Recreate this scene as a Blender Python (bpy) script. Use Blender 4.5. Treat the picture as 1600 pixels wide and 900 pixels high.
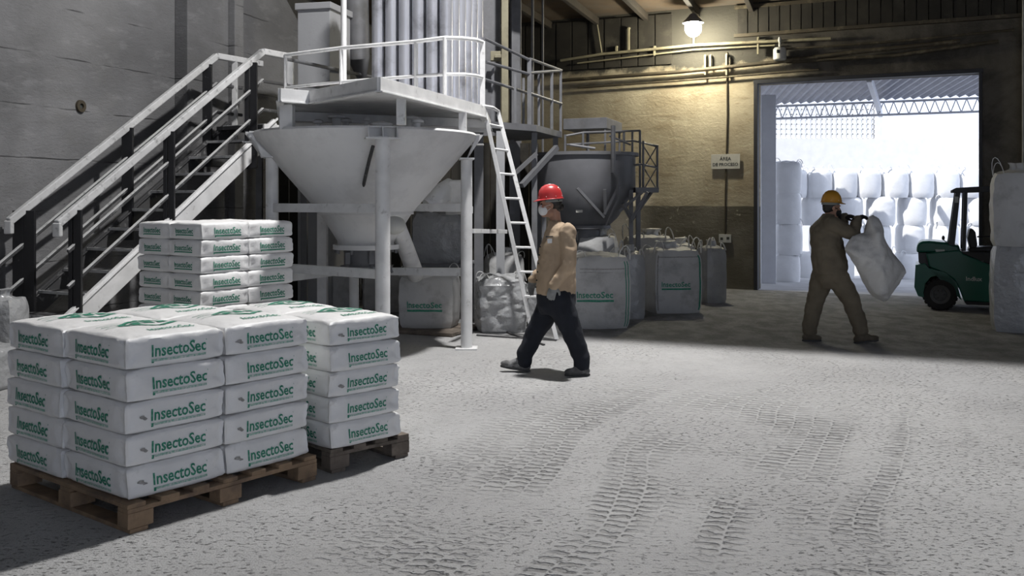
import bpy, bmesh, math, random
from mathutils import Vector, Matrix, noise, Euler

# ------------------------------------------------------------------ reset
for o in list(bpy.data.objects):
    bpy.data.objects.remove(o, do_unlink=True)
C = bpy.context.scene.collection
SC = bpy.context.scene
R = math.radians

# ------------------------------------------------------------------ camera
FPX, HZ, CAMZ = 1500.0, 312.0, 1.65          # focal length in px of a 1600 px frame, horizon row, eye height
cd = bpy.data.cameras.new('camera')
cd.sensor_width = 36.0
cd.lens = FPX / 1600.0 * 36.0
cd.shift_y = -(450.0 - HZ) / 1600.0
cd.clip_start = 0.05
cd.clip_end = 400
cam = bpy.data.objects.new('camera', cd)
C.objects.link(cam)
cam.location = (0, 0, CAMZ)
cam.rotation_euler = (R(90), 0, 0)
SC.camera = cam

# ------------------------------------------------------------------ view
SC.view_settings.view_transform = 'Standard'
SC.view_settings.look = 'None'
SC.view_settings.gamma = 1.0
SC.view_settings.use_curve_mapping = False
SC.view_settings.exposure = 0.0
SC.cycles.max_bounces = 8
SC.cycles.diffuse_bounces = 4
SC.cycles.use_denoising = True

# ------------------------------------------------------------------ sky and lights
W = bpy.data.worlds.new('world')
SC.world = W
W.use_nodes = True
W.node_tree.nodes['Background'].inputs[0].default_value = (0.74, 0.82, 1.0, 1)
W.node_tree.nodes['Background'].inputs[1].default_value = 1.75

def light(name, kind, loc, energy, color=(1, 1, 1), **kw):
    ld = bpy.data.lights.new(name, kind)
    ld.energy = energy
    ld.color = color
    for k, v in kw.items():
        setattr(ld, k, v)
    o = bpy.data.objects.new(name, ld)
    o.location = loc
    C.objects.link(o)
    return o

# high-bay floodlight under the tall roof of the hall
light('high_bay_light', 'AREA', (1.05, 9.55, 9.0), 1060, (1.0, 0.985, 0.97), shape='DISK', size=0.42)
# sun over the yard behind the building (comes from the left, high)
sun = light('sun', 'SUN', (0, 30, 30), 5.5, (1.0, 0.97, 0.92), angle=R(0.6))
sun.rotation_euler = Vector((0.62, 0.30, -0.80)).to_track_quat('-Z', 'Y').to_euler()

# ------------------------------------------------------------------ measuring helpers
def G(x, y, z=0.0):
    Y = (CAMZ - z) * FPX / (y - HZ)
    return Vector(((x - 800) / FPX * Y, Y, z))

def P(x, y, Y):
    return Vector(((x - 800) / FPX * Y, Y, CAMZ - (y - HZ) / FPX * Y))

# ------------------------------------------------------------------ materials
def mat(name, col, rough=0.75, metal=0.0, var=0.12, scale=5.0, bump=0.15, bscale=30.0, dirt=None, dirt_amt=0.35,
        dirt_scale=3.0, bdist=0.01):
    m = bpy.data.materials.new(name)
    m.use_nodes = True
    nt = m.node_tree
    N, L = nt.nodes, nt.links
    b = N['Principled BSDF']
    b.inputs['Roughness'].default_value = rough
    b.inputs['Metallic'].default_value = metal
    tc = N.new('ShaderNodeTexCoord')
    n1 = N.new('ShaderNodeTexNoise')
    n1.inputs['Scale'].default_value = scale
    n1.inputs['Detail'].default_value = 5
    L.new(tc.outputs['Object'], n1.inputs['Vector'])
    r = N.new('ShaderNodeValToRGB')
    r.color_ramp.elements[0].position = 0.3
    r.color_ramp.elements[1].position = 0.7
    r.color_ramp.elements[0].color = tuple(c * (1 - var) for c in col) + (1,)
    r.color_ramp.elements[1].color = tuple(min(1, c * (1 + var)) for c in col) + (1,)
    L.new(n1.outputs['Fac'], r.inputs['Fac'])
    out = r.outputs['Color']
    if dirt:
        n2 = N.new('ShaderNodeTexNoise')
        n2.inputs['Scale'].default_value = dirt_scale
        n2.inputs['Detail'].default_value = 8
        n2.inputs['Roughness'].default_value = 0.65
        L.new(tc.outputs['Object'], n2.inputs['Vector'])
        r2 = N.new('ShaderNodeValToRGB')
        r2.color_ramp.elements[0].position = 1 - dirt_amt - 0.12
        r2.color_ramp.elements[1].position = 1 - dirt_amt + 0.05
        L.new(n2.outputs['Fac'], r2.inputs['Fac'])
        mx = N.new('ShaderNodeMixRGB')
        mx.inputs['Color2'].default_value = tuple(dirt) + (1,)
        L.new(r2.outputs['Color'], mx.inputs['Fac'])
        L.new(out, mx.inputs['Color1'])
        out = mx.outputs['Color']
    L.new(out, b.inputs['Base Color'])
    if bump:
        nb = N.new('ShaderNodeTexNoise')
        nb.inputs['Scale'].default_value = bscale
        nb.inputs['Detail'].default_value = 4
        L.new(tc.outputs['Object'], nb.inputs['Vector'])
        bp = N.new('ShaderNodeBump')
        bp.inputs['Strength'].default_value = bump
        bp.inputs['Distance'].default_value = bdist
        L.new(nb.outputs['Fac'], bp.inputs['Height'])
        L.new(bp.outputs['Normal'], b.inputs['Normal'])
    return m

MT = {}
MT['white_paint'] = mat('white_paint', (0.72, 0.72, 0.72), 0.55, dirt=(0.28, 0.27, 0.26), dirt_amt=0.27, dirt_scale=9)
MT['hopper_paint'] = mat('hopper_paint', (0.69, 0.69, 0.69), 0.55, var=0.04, scale=2.5, dirt=(0.58, 0.58, 0.58), dirt_amt=0.42, dirt_scale=2.2, bump=0.06)
MT['grey_steel'] = mat('grey_steel', (0.17, 0.172, 0.182), 0.55, 0.2, var=0.15, dirt=(0.13, 0.13, 0.13), dirt_amt=0.35)
MT['rear_hopper_steel'] = mat('rear_hopper_steel', (0.17, 0.172, 0.185), 0.6, 0.0, var=0.18, scale=2.5, bump=0.04)
MT['tube_steel'] = mat('tube_steel', (0.52, 0.53, 0.58), 0.33, 0.55, var=0.08, scale=2, bump=0.03, dirt=(0.30, 0.30, 0.33), dirt_amt=0.35, dirt_scale=2.5)
MT['duct_paint'] = mat('duct_paint', (0.36, 0.365, 0.38), 0.6, var=0.07, scale=1.6, dirt=(0.14, 0.14, 0.14), dirt_amt=0.28)
MT['dusty_rail'] = mat('dusty_rail', (0.56, 0.56, 0.56), 0.8, dirt=(0.2, 0.2, 0.2), dirt_amt=0.33, dirt_scale=12)
MT['black_steel'] = mat('black_steel', (0.012, 0.012, 0.014), 0.5, dirt=(0.30, 0.30, 0.30), dirt_amt=0.24, dirt_scale=14)
MT['dark_tread'] = mat('dark_tread', (0.05, 0.05, 0.052), 0.7, dirt=(0.28, 0.28, 0.28), dirt_amt=0.32, dirt_scale=9)
MT['paper'] = mat('paper', (0.80, 0.795, 0.79), 0.5, var=0.045, scale=6, bump=0.8, bscale=10, dirt=(0.50, 0.49, 0.48), dirt_amt=0.25, dirt_scale=6)
MT['green_ink'] = mat('green_ink', (0.022, 0.225, 0.140), 0.6, var=0.15, scale=60, bump=0.0, dirt=(0.12, 0.33, 0.24), dirt_amt=0.36, dirt_scale=60)
MT['pale_ink'] = mat('pale_ink', (0.20, 0.42, 0.33), 0.6, var=0.15, scale=80, bump=0.0, dirt=(0.6, 0.62, 0.6), dirt_amt=0.45, dirt_scale=90)
MT['dark_ink'] = mat('dark_ink', (0.05, 0.055, 0.05), 0.7, var=0.2, scale=60, bump=0)
MT['scuff'] = mat('scuff', (0.30, 0.29, 0.28), 0.8, var=0.3, scale=60, bump=0)
MT['pallet_wood'] = mat('pallet_wood', (0.27, 0.185, 0.115), 0.8, var=0.25, scale=7, bump=0.4, bscale=25, dirt=(0.16, 0.11, 0.075), dirt_amt=0.42, dirt_scale=5)
MT['grey_wood'] = mat('grey_wood', (0.17, 0.14, 0.115), 0.85, var=0.25, scale=7, bump=0.4, bscale=25, dirt=(0.09, 0.075, 0.06), dirt_amt=0.42, dirt_scale=5)
MT['woven'] = mat('woven', (0.50, 0.50, 0.495), 0.6, var=0.07, scale=4, bump=0.7, bscale=8, bdist=0.02, dirt=(0.34, 0.335, 0.33), dirt_amt=0.36, dirt_scale=3)
MT['woven_bright'] = mat('woven_bright', (0.78, 0.79, 0.81), 0.55, var=0.05, scale=4, bump=0.5, bscale=7, bdist=0.02)
MT['film'] = mat('film', (0.36, 0.365, 0.37), 0.22, var=0.10, scale=4, bump=1.0, bscale=9, bdist=0.03)
MT['strap_white'] = mat('strap_white', (0.60, 0.60, 0.59), 0.7, var=0.08)
MT['shirt_tan'] = mat('shirt_tan', (0.42, 0.315, 0.215), 0.85, var=0.10, scale=7, bump=0.5, bscale=14)
MT['trouser_navy'] = mat('trouser_navy', (0.009, 0.011, 0.018), 0.9, var=0.2, scale=8, bump=0.3, bscale=12)
MT['olive'] = mat('olive', (0.125, 0.105, 0.075), 0.9, var=0.14, scale=8, bump=0.5, bscale=14)
MT['skin'] = mat('skin', (0.36, 0.20, 0.135), 0.55, var=0.07, scale=10, bump=0.05)
MT['hair'] = mat('hair', (0.012, 0.010, 0.009), 0.5, var=0.3, scale=30, bump=0.6, bscale=60)
MT['mask_white'] = mat('mask_white', (0.72, 0.72, 0.72), 0.8, var=0.04, bump=0.1)
MT['mask_black'] = mat('mask_black', (0.012, 0.012, 0.013), 0.8, var=0.1)
MT['glove_grey'] = mat('glove_grey', (0.23, 0.235, 0.235), 0.85, var=0.18, scale=20, bump=0.3)
MT['glove_dark'] = mat('glove_dark', (0.022, 0.021, 0.020), 0.85, var=0.2, scale=20)
MT['boot_grey'] = mat('boot_grey', (0.10, 0.098, 0.098), 0.8, var=0.25, scale=14, dirt=(0.26, 0.26, 0.26), dirt_amt=0.4, dirt_scale=14)
MT['boot_brown'] = mat('boot_brown', (0.095, 0.078, 0.056), 0.85, var=0.2, scale=14)
MT['sole'] = mat('sole', (0.05, 0.05, 0.05), 0.8)
MT['helmet_red'] = mat('helmet_red', (0.50, 0.040, 0.042), 0.32, var=0.03, bump=0.0, dirt=(0.45, 0.10, 0.10), dirt_amt=0.33, dirt_scale=9)
MT['helmet_yellow'] = mat('helmet_yellow', (0.47, 0.225, 0.025), 0.35, var=0.03, bump=0.0)
MT['helmet_band'] = mat('helmet_band', (0.19, 0.20, 0.19), 0.8)
MT['forklift_green'] = mat('forklift_green', (0.008, 0.105, 0.070), 0.28, var=0.05, bump=0.0)
MT['forklift_black'] = mat('forklift_black', (0.012, 0.012, 0.014), 0.35, var=0.1, bump=0.02)
MT['rubber'] = mat('rubber', (0.022, 0.021, 0.021), 0.85, var=0.2)
MT['rim_grey'] = mat('rim_grey', (0.10, 0.10, 0.10), 0.6, var=0.15)
MT['decal_white'] = mat('decal_white', (0.55, 0.58, 0.56), 0.5, var=0.05, bump=0)
MT['pipe_yellow'] = mat('pipe_yellow', (0.27, 0.245, 0.165), 0.6, var=0.15, dirt=(0.12, 0.10, 0.07), dirt_amt=0.35)
MT['pipe_dark'] = mat('pipe_dark', (0.060, 0.048, 0.030), 0.7, var=0.2, dirt=(0.2, 0.17, 0.11), dirt_amt=0.33)
MT['sign_white'] = mat('sign_white', (0.52, 0.51, 0.47), 0.6, var=0.08)
MT['plastic_white'] = mat('plastic_white', (0.50, 0.50, 0.47), 0.5, var=0.06)
MT['ceil_wood'] = mat('ceil_wood', (0.105, 0.075, 0.050), 0.9, var=0.28, scale=1.6, dirt=(0.10, 0.085, 0.07), dirt_amt=0.42, dirt_scale=1.2)
MT['ceil_beam'] = mat('ceil_beam', (0.028, 0.022, 0.016), 0.9, var=0.2)
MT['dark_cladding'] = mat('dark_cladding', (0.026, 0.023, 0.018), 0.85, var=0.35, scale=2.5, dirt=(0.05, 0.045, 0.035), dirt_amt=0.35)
MT['roof_sheet'] = mat('roof_sheet', (0.30, 0.31, 0.36), 0.5, 0.2, var=0.10)
MT['yard_steel'] = mat('yard_steel', (0.66, 0.68, 0.74), 0.5, var=0.05)
MT['yard_wall'] = mat('yard_wall', (0.68, 0.68, 0.68), 0.8, var=0.05)
MT['yard_ground'] = mat('yard_ground', (0.42, 0.42, 0.43), 0.9, var=0.15, scale=2, bump=0.4, bscale=10, bdist=0.03)
MT['door_steel'] = mat('door_steel', (0.022, 0.023, 0.03), 0.6, 0.0)
MT['slab'] = mat('slab', (0.28, 0.28, 0.28), 0.9, var=0.2)

def emis(name, col, s):
    m = bpy.data.materials.new(name)
    m.use_nodes = True
    b = m.node_tree.nodes['Principled BSDF']
    b.inputs['Base Color'].default_value = col + (1,)
    b.inputs['Emission Color'].default_value = col + (1,)
    b.inputs['Emission Strength'].default_value = s
    return m
MT['lamp_glow'] = emis('lamp_glow', (1.0, 0.97, 0.80), 60)

class NT:
    """small helper to write node graphs"""
    def __init__(s, name):
        s.m = bpy.data.materials.new(name); s.m.use_nodes = True
        s.N = s.m.node_tree.nodes; s.L = s.m.node_tree.links; s.b = s.N['Principled BSDF']
        s.tc = s.N.new('ShaderNodeTexCoord')
        s.sx = s.N.new('ShaderNodeSeparateXYZ'); s.L.new(s.tc.outputs['Object'], s.sx.inputs[0])
        s.O = s.tc.outputs['Object']; s.X, s.Y, s.Z = s.sx.outputs
    def _in(s, n, i, v):
        if hasattr(v, 'is_output') or isinstance(v, bpy.types.NodeSocket): s.L.new(v, n.inputs[i])
        else: n.inputs[i].default_value = v
    def math(s, op, a, b=0.0, c=0.0, clamp=False):
        n = s.N.new('ShaderNodeMath'); n.operation = op; n.use_clamp = clamp
        s._in(n, 0, a); s._in(n, 1, b)
        if op in ('MULTIPLY_ADD', 'SMOOTH_MIN', 'COMPARE'): s._in(n, 2, c)
        return n.outputs[0]
    def noise(s, scale, detail=4, rough=0.5, vec=None, dist=0.0):
        n = s.N.new('ShaderNodeTexNoise'); n.inputs['Scale'].default_value = scale
        n.inputs['Detail'].default_value = detail; n.inputs['Roughness'].default_value = rough
        n.inputs['Distortion'].default_value = dist
        s.L.new(vec if vec is not None else s.O, n.inputs['Vector']); return n.outputs['Fac']
    def xyz(s, x, y, z):
        n = s.N.new('ShaderNodeCombineXYZ'); s._in(n, 0, x); s._in(n, 1, y); s._in(n, 2, z); return n.outputs[0]
    def smooth(s, v, a, b):
        n = s.N.new('ShaderNodeMapRange'); n.interpolation_type = 'SMOOTHSTEP'
        s._in(n, 0, v); s._in(n, 1, a); s._in(n, 2, b); return n.outputs[0]
    def mix(s, f, a, b):
        n = s.N.new('ShaderNodeMixRGB'); s._in(n, 0, f)
        for i, v in ((1, a), (2, b)):
            if isinstance(v, tuple): n.inputs[i].default_value = v + (1,)
            else: s.L.new(v, n.inputs[i])
        return n.outputs[0]
    def bump(s, h, strength, dist, nrm=None):
        n = s.N.new('ShaderNodeBump'); n.inputs['Strength'].default_value = strength
        n.inputs['Distance'].default_value = dist; s.L.new(h, n.inputs['Height'])
        if nrm is not None: s.L.new(nrm, n.inputs['Normal'])
        return n.outputs[0]
    def done(s, col, rough=0.85, nrm=None):
        s.L.new(col, s.b.inputs['Base Color']); s.b.inputs['Roughness'].default_value = rough
        if nrm is not None: s.L.new(nrm, s.b.inputs['Normal'])
        return s.m

def floor_material():
    t = NT('dusty_floor')
    a = R(-21.0)        # tyre tracks run along the hall
    warp = t.math('MULTIPLY', t.math('SUBTRACT', t.noise(0.22, 2, vec=t.O), 0.5), 1.6)
    s_ = t.math('ADD', t.math('MULTIPLY', t.X, -math.sin(a)), t.math('MULTIPLY', t.Y, math.cos(a)))
    u_ = t.math('ADD', t.math('ADD', t.math('MULTIPLY', t.X, math.cos(a)), t.math('MULTIPLY', t.Y, math.sin(a))), warp)
    # several wheel bands side by side
    band_n = t.noise(1.9, 1, vec=t.xyz(u_, t.math('MULTIPLY', s_, 0.035), 3.7))
    band = t.smooth(band_n, 0.47, 0.56)
    reach = t.math('MULTIPLY', t.smooth(s_, 9.3, 7.2), t.smooth(u_, -3.2, -1.6))
    patch = t.smooth(t.noise(1.1, 3, vec=t.O), 0.36, 0.60)
    band = t.math('MULTIPLY', t.math('MULTIPLY', band, reach), patch)
    # lugs: short bars across the track, broken into two offset rows
    row = t.math('FLOOR', t.math('MULTIPLY', u_, 7.5))
    jit = t.math('MULTIPLY', t.noise(9, 3, vec=t.O), 1.3)
    ph = t.math('ADD', t.math('ADD', t.math('MULTIPLY', s_, 12.5), t.math('MULTIPLY', row, 0.5)), jit)
    fr = t.math('FRACT', ph)
    lug = t.smooth(t.math('ABSOLUTE', t.math('SUBTRACT', fr, 0.5)), 0.27, 0.12)
    cu = t.math('ABSOLUTE', t.math('SUBTRACT', t.math('FRACT', t.math('MULTIPLY', u_, 7.5)), 0.5))
    lug = t.math('MULTIPLY', lug, t.smooth(cu, 0.49, 0.36))
    lug = t.math('MULTIPLY', lug, band)
    # crumbs and scuffs of dust everywhere
    cr = t.noise(34, 7, 0.72, vec=t.xyz(t.math('MULTIPLY', t.X, 0.75), t.math('MULTIPLY', t.Y, 1.25), 0.0), dist=0.25)
    crumbs = t.smooth(cr, 0.55, 0.68)
    amt = t.smooth(t.noise(0.8, 3, vec=t.O), 0.40, 0.62)
    amt = t.math('ADD', t.math('MULTIPLY', amt, 0.75), 0.25)
    crumbs = t.math('MULTIPLY', crumbs, amt)
    mid = t.noise(5.0, 6, 0.6)
    big = t.noise(0.55, 4)
    base = t.mix(t.smooth(big, 0.35, 0.7), (0.36, 0.358, 0.357), (0.435, 0.433, 0.431))
    base = t.mix(t.math('MULTIPLY', t.smooth(mid, 0.45, 0.7), 0.35), base, (0.31, 0.307, 0.304))
    base = t.mix(t.math('MULTIPLY', crumbs, 0.62), base, (0.15, 0.148, 0.146))
    base = t.mix(t.math('MULTIPLY', lug, 0.62), base, (0.16, 0.158, 0.156))
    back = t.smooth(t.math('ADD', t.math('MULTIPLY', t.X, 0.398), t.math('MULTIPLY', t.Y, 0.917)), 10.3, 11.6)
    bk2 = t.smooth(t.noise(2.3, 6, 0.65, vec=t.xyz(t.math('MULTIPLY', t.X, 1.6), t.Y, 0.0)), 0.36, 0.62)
    base = t.mix(t.math('MULTIPLY', back, t.math('ADD', 0.45, t.math('MULTIPLY', bk2, 0.42))), base, (0.13, 0.13, 0.13))       # shade behind the ceiling-edge shadow line, painted into the floor colour
    h = t.math('ADD', t.math('MULTIPLY', lug, -1.0), t.math('MULTIPLY', crumbs, -0.55))
    h = t.math('ADD', h, t.math('MULTIPLY', mid, 0.8))
    h = t.math('ADD', h, t.math('MULTIPLY', t.noise(90, 3), 0.25))
    return t.done(base, 0.92, t.bump(h, 0.95, 0.026))

def concrete_wall_material():
    t = NT('concrete_wall')
    big = t.noise(0.5, 5, 0.55, dist=0.3)
    base = t.mix(t.smooth(big, 0.32, 0.68), (0.130, 0.130, 0.133), (0.225, 0.225, 0.230))
    str_ = t.noise(1.6, 6, 0.65, vec=t.xyz(t.X, t.Y, t.math('MULTIPLY', t.Z, 3.0)))
    base = t.mix(t.math('MULTIPLY', t.smooth(str_, 0.52, 0.68), 0.30), base, (0.12, 0.118, 0.115))
    base = t.mix(t.math('MULTIPLY', t.smooth(str_, 0.47, 0.33), 0.35), base, (0.30, 0.30, 0.305))
    zz = t.math('ADD', t.math('DIVIDE', t.Z, 0.62), t.math('MULTIPLY', t.noise(1.4, 3), 0.10))
    ln = t.smooth(t.math('ABSOLUTE', t.math('SUBTRACT', t.math('FRACT', zz), 0.5)), 0.022, 0.006)
    ln = t.math('MULTIPLY', ln, t.smooth(t.noise(1.1, 4), 0.44, 0.60))
    base = t.mix(t.math('MULTIPLY', ln, 0.75), base, (0.05, 0.05, 0.05))
    fine = t.noise(14, 6, 0.7, vec=t.xyz(t.X, t.Y, t.math('MULTIPLY', t.Z, 2.2)), dist=0.8)
    pit = t.math('MULTIPLY', t.smooth(fine, 0.58, 0.68), t.smooth(t.Z, 2.9, 1.4))
    base = t.mix(t.math('MULTIPLY', pit, 0.75), base, (0.045, 0.045, 0.045))
    h = t.math('ADD', t.math('MULTIPLY', fine, 0.7), t.math('MULTIPLY', ln, -1.0))
    h = t.math('ADD', h, t.math('MULTIPLY', str_, 0.8))
    return t.done(base, 0.9, t.bump(h, 0.55, 0.03))

def ochre_wall_material():
    t = NT('ochre_wall')      # local x along the wall, z up
    big = t.noise(0.7, 5, 0.6)
    up = t.mix(t.smooth(big, 0.35, 0.65), (0.30, 0.25, 0.17), (0.47, 0.415, 0.305))
    streak = t.noise(1.3, 6, 0.7, vec=t.xyz(t.math('MULTIPLY', t.X, 1.0), 0.0, t.math('MULTIPLY', t.Z, 3.4)), dist=0.5)
    up = t.mix(t.math('MULTIPLY', t.smooth(streak, 0.55, 0.66), 0.40), up, (0.19, 0.145, 0.085))
    up = t.mix(t.math('MULTIPLY', t.smooth(streak, 0.44, 0.34), 0.45), up, (0.50, 0.46, 0.34))
    # lower painted band, dusty, with chips along its edge
    low = t.mix(t.smooth(t.noise(1.0, 5), 0.38, 0.66), (0.095, 0.085, 0.062), (0.17, 0.155, 0.125))
    chips = t.smooth(t.noise(7, 6, 0.7), 0.61, 0.66)
    near_edge = t.smooth(t.Z, 0.75, 1.5)
    low = t.mix(t.math('MULTIPLY', chips, near_edge), low, (0.40, 0.37, 0.30))
    ed = t.math('ADD', t.Z, t.math('MULTIPLY', t.math('SUBTRACT', t.noise(2.2, 4), 0.5), 0.06))
    col = t.mix(t.smooth(ed, 1.52, 1.54), low, up)
    # soot-dark top strip; lack of light from the door rightwards painted as darker wall
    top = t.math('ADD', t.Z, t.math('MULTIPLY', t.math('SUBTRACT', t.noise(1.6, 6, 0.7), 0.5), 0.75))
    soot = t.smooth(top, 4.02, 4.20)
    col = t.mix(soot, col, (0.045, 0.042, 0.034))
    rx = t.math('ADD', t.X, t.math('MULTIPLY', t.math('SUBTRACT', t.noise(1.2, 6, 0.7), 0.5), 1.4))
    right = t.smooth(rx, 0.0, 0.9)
    unlit = t.mix(t.smooth(t.noise(1.1, 6, 0.65, dist=0.4), 0.36, 0.64), (0.050, 0.044, 0.036), (0.125, 0.112, 0.092))
    col = t.mix(right, col, unlit)
    h = t.math('ADD', t.math('MULTIPLY', streak, 1.0), t.math('MULTIPLY', t.noise(16, 5, 0.65, dist=0.7), 0.6))
    return t.done(col, 0.88, t.bump(h, 0.5, 0.03))

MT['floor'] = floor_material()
MT['concrete'] = concrete_wall_material()
MT['ochre'] = ochre_wall_material()

# ------------------------------------------------------------------ mesh builder
class MB:
    def __init__(s):
        s.v = []; s.f = []; s.mi = []; s.sm = []
    def add(s, vs, fs, mi=0, smooth=False):
        o = len(s.v)
        s.v += [tuple(v) for v in vs]
        s.f += [tuple(i + o for i in f) for f in fs]
        s.mi += [mi] * len(fs); s.sm += [smooth] * len(fs)
        return s
    def box(s, c, size, rot=None, mi=0):
        c = Vector(c); h = Vector(size) / 2
        vs = []
        for x in (-1, 1):
            for y in (-1, 1):
                for z in (-1, 1):
                    p = Vector((x * h.x, y * h.y, z * h.z))
                    if rot is not None: p = rot @ p
                    vs.append(c + p)
        return s.add(vs, [(0, 1, 3, 2), (4, 6, 7, 5), (0, 4, 5, 1), (2, 3, 7, 6), (0, 2, 6, 4), (1, 5, 7, 3)], mi)
    def bar(s, p, q, w, h, up=(0, 0, 1), mi=0):
        """rectangular bar from p to q, w wide (sideways), h tall (along up)"""
        p = Vector(p); q = Vector(q); d = q - p; l = d.length; d.normalize()
        up = Vector(up)
        side = d.cross(up)
        if side.length < 1e-4: side = d.cross(Vector((0, 1, 0)))
        side.normalize(); u = side.cross(d).normalized()
        rot = Matrix((side, d, u)).transposed()
        return s.box((p + q) / 2, (w, l, h), rot, mi)
    def tube(s, pts, r, n=12, mi=0, caps=True):
        pts = [Vector(p) for p in pts]
        rs = r if isinstance(r, (list, tuple)) else [r] * len(pts)
        vs = []; fs = []
        prev = None
        for i, p in enumerate(pts):
            if i == 0: d = pts[1] - p
            elif i == len(pts) - 1: d = p - pts[i - 1]
            else: d = (pts[i + 1] - p).normalized() + (p - pts[i - 1]).normalized()
            d.normalize()
            if prev is None:
                a = d.cross(Vector((0, 0, 1)))
                if a.length < 1e-3: a = d.cross(Vector((1, 0, 0)))
                a.normalize()
            else:
                a = (prev - d * prev.dot(d)).normalized()
            prev = a
            b = d.cross(a)
            for k in range(n):
                t = 2 * math.pi * k / n
                vs.append(p + (a * math.cos(t) + b * math.sin(t)) * rs[i])
        for i in range(len(pts) - 1):
            for k in range(n):
                k2 = (k + 1) % n
                fs.append((i * n + k, i * n + k2, (i + 1) * n + k2, (i + 1) * n + k))
        s.add(vs, fs, mi, True)
        if caps:
            o = len(s.v) - len(vs)
            s.f.append(tuple(o + k for k in reversed(range(n)))); s.mi.append(mi); s.sm.append(False)
            s.f.append(tuple(o + (len(pts) - 1) * n + k for k in range(n))); s.mi.append(mi); s.sm.append(False)
        return s
    def lathe(s, c, prof, n=32, mi=0, axis=None, cap0=False, cap1=False, sx=1, sy=1):
        """prof = [(r, z)...] around vertical axis through c (or rotated by matrix axis)"""
        c = Vector(c); vs = []; fs = []
        for r, z in prof:
            for k in range(n):
                t = 2 * math.pi * k / n
                p = Vector((r * math.cos(t) * sx, r * math.sin(t) * sy, z))
                if axis is not None: p = axis @ p
                vs.append(c + p)
        for i in range(len(prof) - 1):
            for k in range(n):
                k2 = (k + 1) % n
                fs.append((i * n + k, i * n + k2, (i + 1) * n + k2, (i + 1) * n + k))
        if cap0: fs.append(tuple(reversed(range(n))))
        if cap1: fs.append(tuple((len(prof) - 1) * n + k for k in range(n)))
        return s.add(vs, fs, mi, True)
    def ball(s, c, rad, rot=None, n=14, m=9, mi=0):
        c = Vector(c)
        if not hasattr(rad, '__len__'): rad = (rad,) * 3
        vs = []; fs = []
        for i in range(m + 1):
            ph = math.pi * i / m
            for k in range(n):
                t = 2 * math.pi * k / n
                p = Vector((rad[0] * math.sin(ph) * math.cos(t), rad[1] * math.sin(ph) * math.sin(t), -rad[2] * math.cos(ph)))
                if rot is not None: p = rot @ p
                vs.append(c + p)
        for i in range(m):
            for k in range(n):
                k2 = (k + 1) % n
                fs.append((i * n + k, i * n + k2, (i + 1) * n + k2, (i + 1) * n + k))
        return s.add(vs, fs, mi, True)
    def cone(s, p, q, r1, r2, n=14, k=5):
        """capsule with two radii (closed)"""
        p = Vector(p); q = Vector(q)
        pts = []; rs = []
        d = (q - p)
        L_ = d.length; d = d.normalized()
        for i in range(k):
            a = math.pi / 2 * (1 - i / (k - 1)) if k > 1 else 0
            pts.append(p - d * r1 * math.sin(a)); rs.append(max(r1 * math.cos(a), 1e-4))
        for i in range(k):
            a = math.pi / 2 * (i / (k - 1))
            pts.append(q + d * r2 * math.sin(a)); rs.append(max(r2 * math.cos(a), 1e-4))
        return s.tube(pts, rs, n)
    def loft(s, rings, n=20):
        """closed loft through horizontal-ish ellipses: (center, rx, ry, yaw[, tilt matrix])"""
        vs = []; fs = []
        for rg in rings:
            c, rx, ry, yaw = rg[:4]
            M_ = rg[4] if len(rg) > 4 else Matrix.Identity(3)
            for k in range(n):
                t = 2 * math.pi * k / n
                p = Vector((rx * math.cos(t), ry * math.sin(t), 0))
                p = M_ @ (Matrix.Rotation(yaw, 3, 'Z') @ p)
                vs.append(Vector(c) + p)
        for i in range(len(rings) - 1):
            for k in range(n):
                k2 = (k + 1) % n
                fs.append((i * n + k, i * n + k2, (i + 1) * n + k2, (i + 1) * n + k))
        fs.append(tuple(reversed(range(n)))); fs.append(tuple((len(rings) - 1) * n + k for k in range(n)))
        return s.add(vs, fs, 0, True)
    def prism(s, poly, d, mi=0):
        """poly: list of 3D points in a plane; extruded by vector d"""
        n = len(poly); d = Vector(d)
        vs = [Vector(p) for p in poly] + [Vector(p) + d for p in poly]
        fs = [tuple(reversed(range(n))), tuple(range(n, 2 * n))]
        for k in range(n):
            k2 = (k + 1) % n
            fs.append((k, k2, k2 + n, k + n))
        return s.add(vs, fs, mi)
    def mesh(s, name, mats):
        me = bpy.data.meshes.new(name)
        me.from_pydata(s.v, [], s.f)
        for m in (mats if isinstance(mats, (list, tuple)) else [mats]):
            me.materials.append(MT[m] if isinstance(m, str) else m)
        me.polygons.foreach_set('material_index', s.mi)
        me.polygons.foreach_set('use_smooth', s.sm)
        me.update()
        if any(s.sm): me.set_sharp_from_angle(angle=R(40))
        return me
    def build(s, name, mats, parent=None, bevel=0, fix=True):
        me = s.mesh(name, mats)
        if fix:
            bm = bmesh.new(); bm.from_mesh(me)
            bmesh.ops.recalc_face_normals(bm, faces=bm.faces)
            bm.to_mesh(me); bm.free()
            if any(s.sm): me.set_sharp_from_angle(angle=R(40))
        o = bpy.data.objects.new(name, me)
        C.objects.link(o)
        if parent is not None: o.parent = parent
        if bevel:
            b = o.modifiers.new('bevel', 'BEVEL'); b.width = bevel; b.segments = 2; b.limit_method = 'ANGLE'
        return o

def tag(o, label=None, cat=None, group=None, kind=None):
    if label: o['label'] = label
    if cat: o['category'] = cat
    if group: o['group'] = group
    if kind: o['kind'] = kind
    return o

def empty(name, loc=(0, 0, 0), rz=0.0, **kw):
    o = bpy.data.objects.new(name, None)
    o.location = loc; o.rotation_euler = (0, 0, rz); o.empty_display_size = 0.2
    C.objects.link(o)
    return tag(o, **kw)

def struct(o):
    o['kind'] = 'structure'; return o

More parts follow.
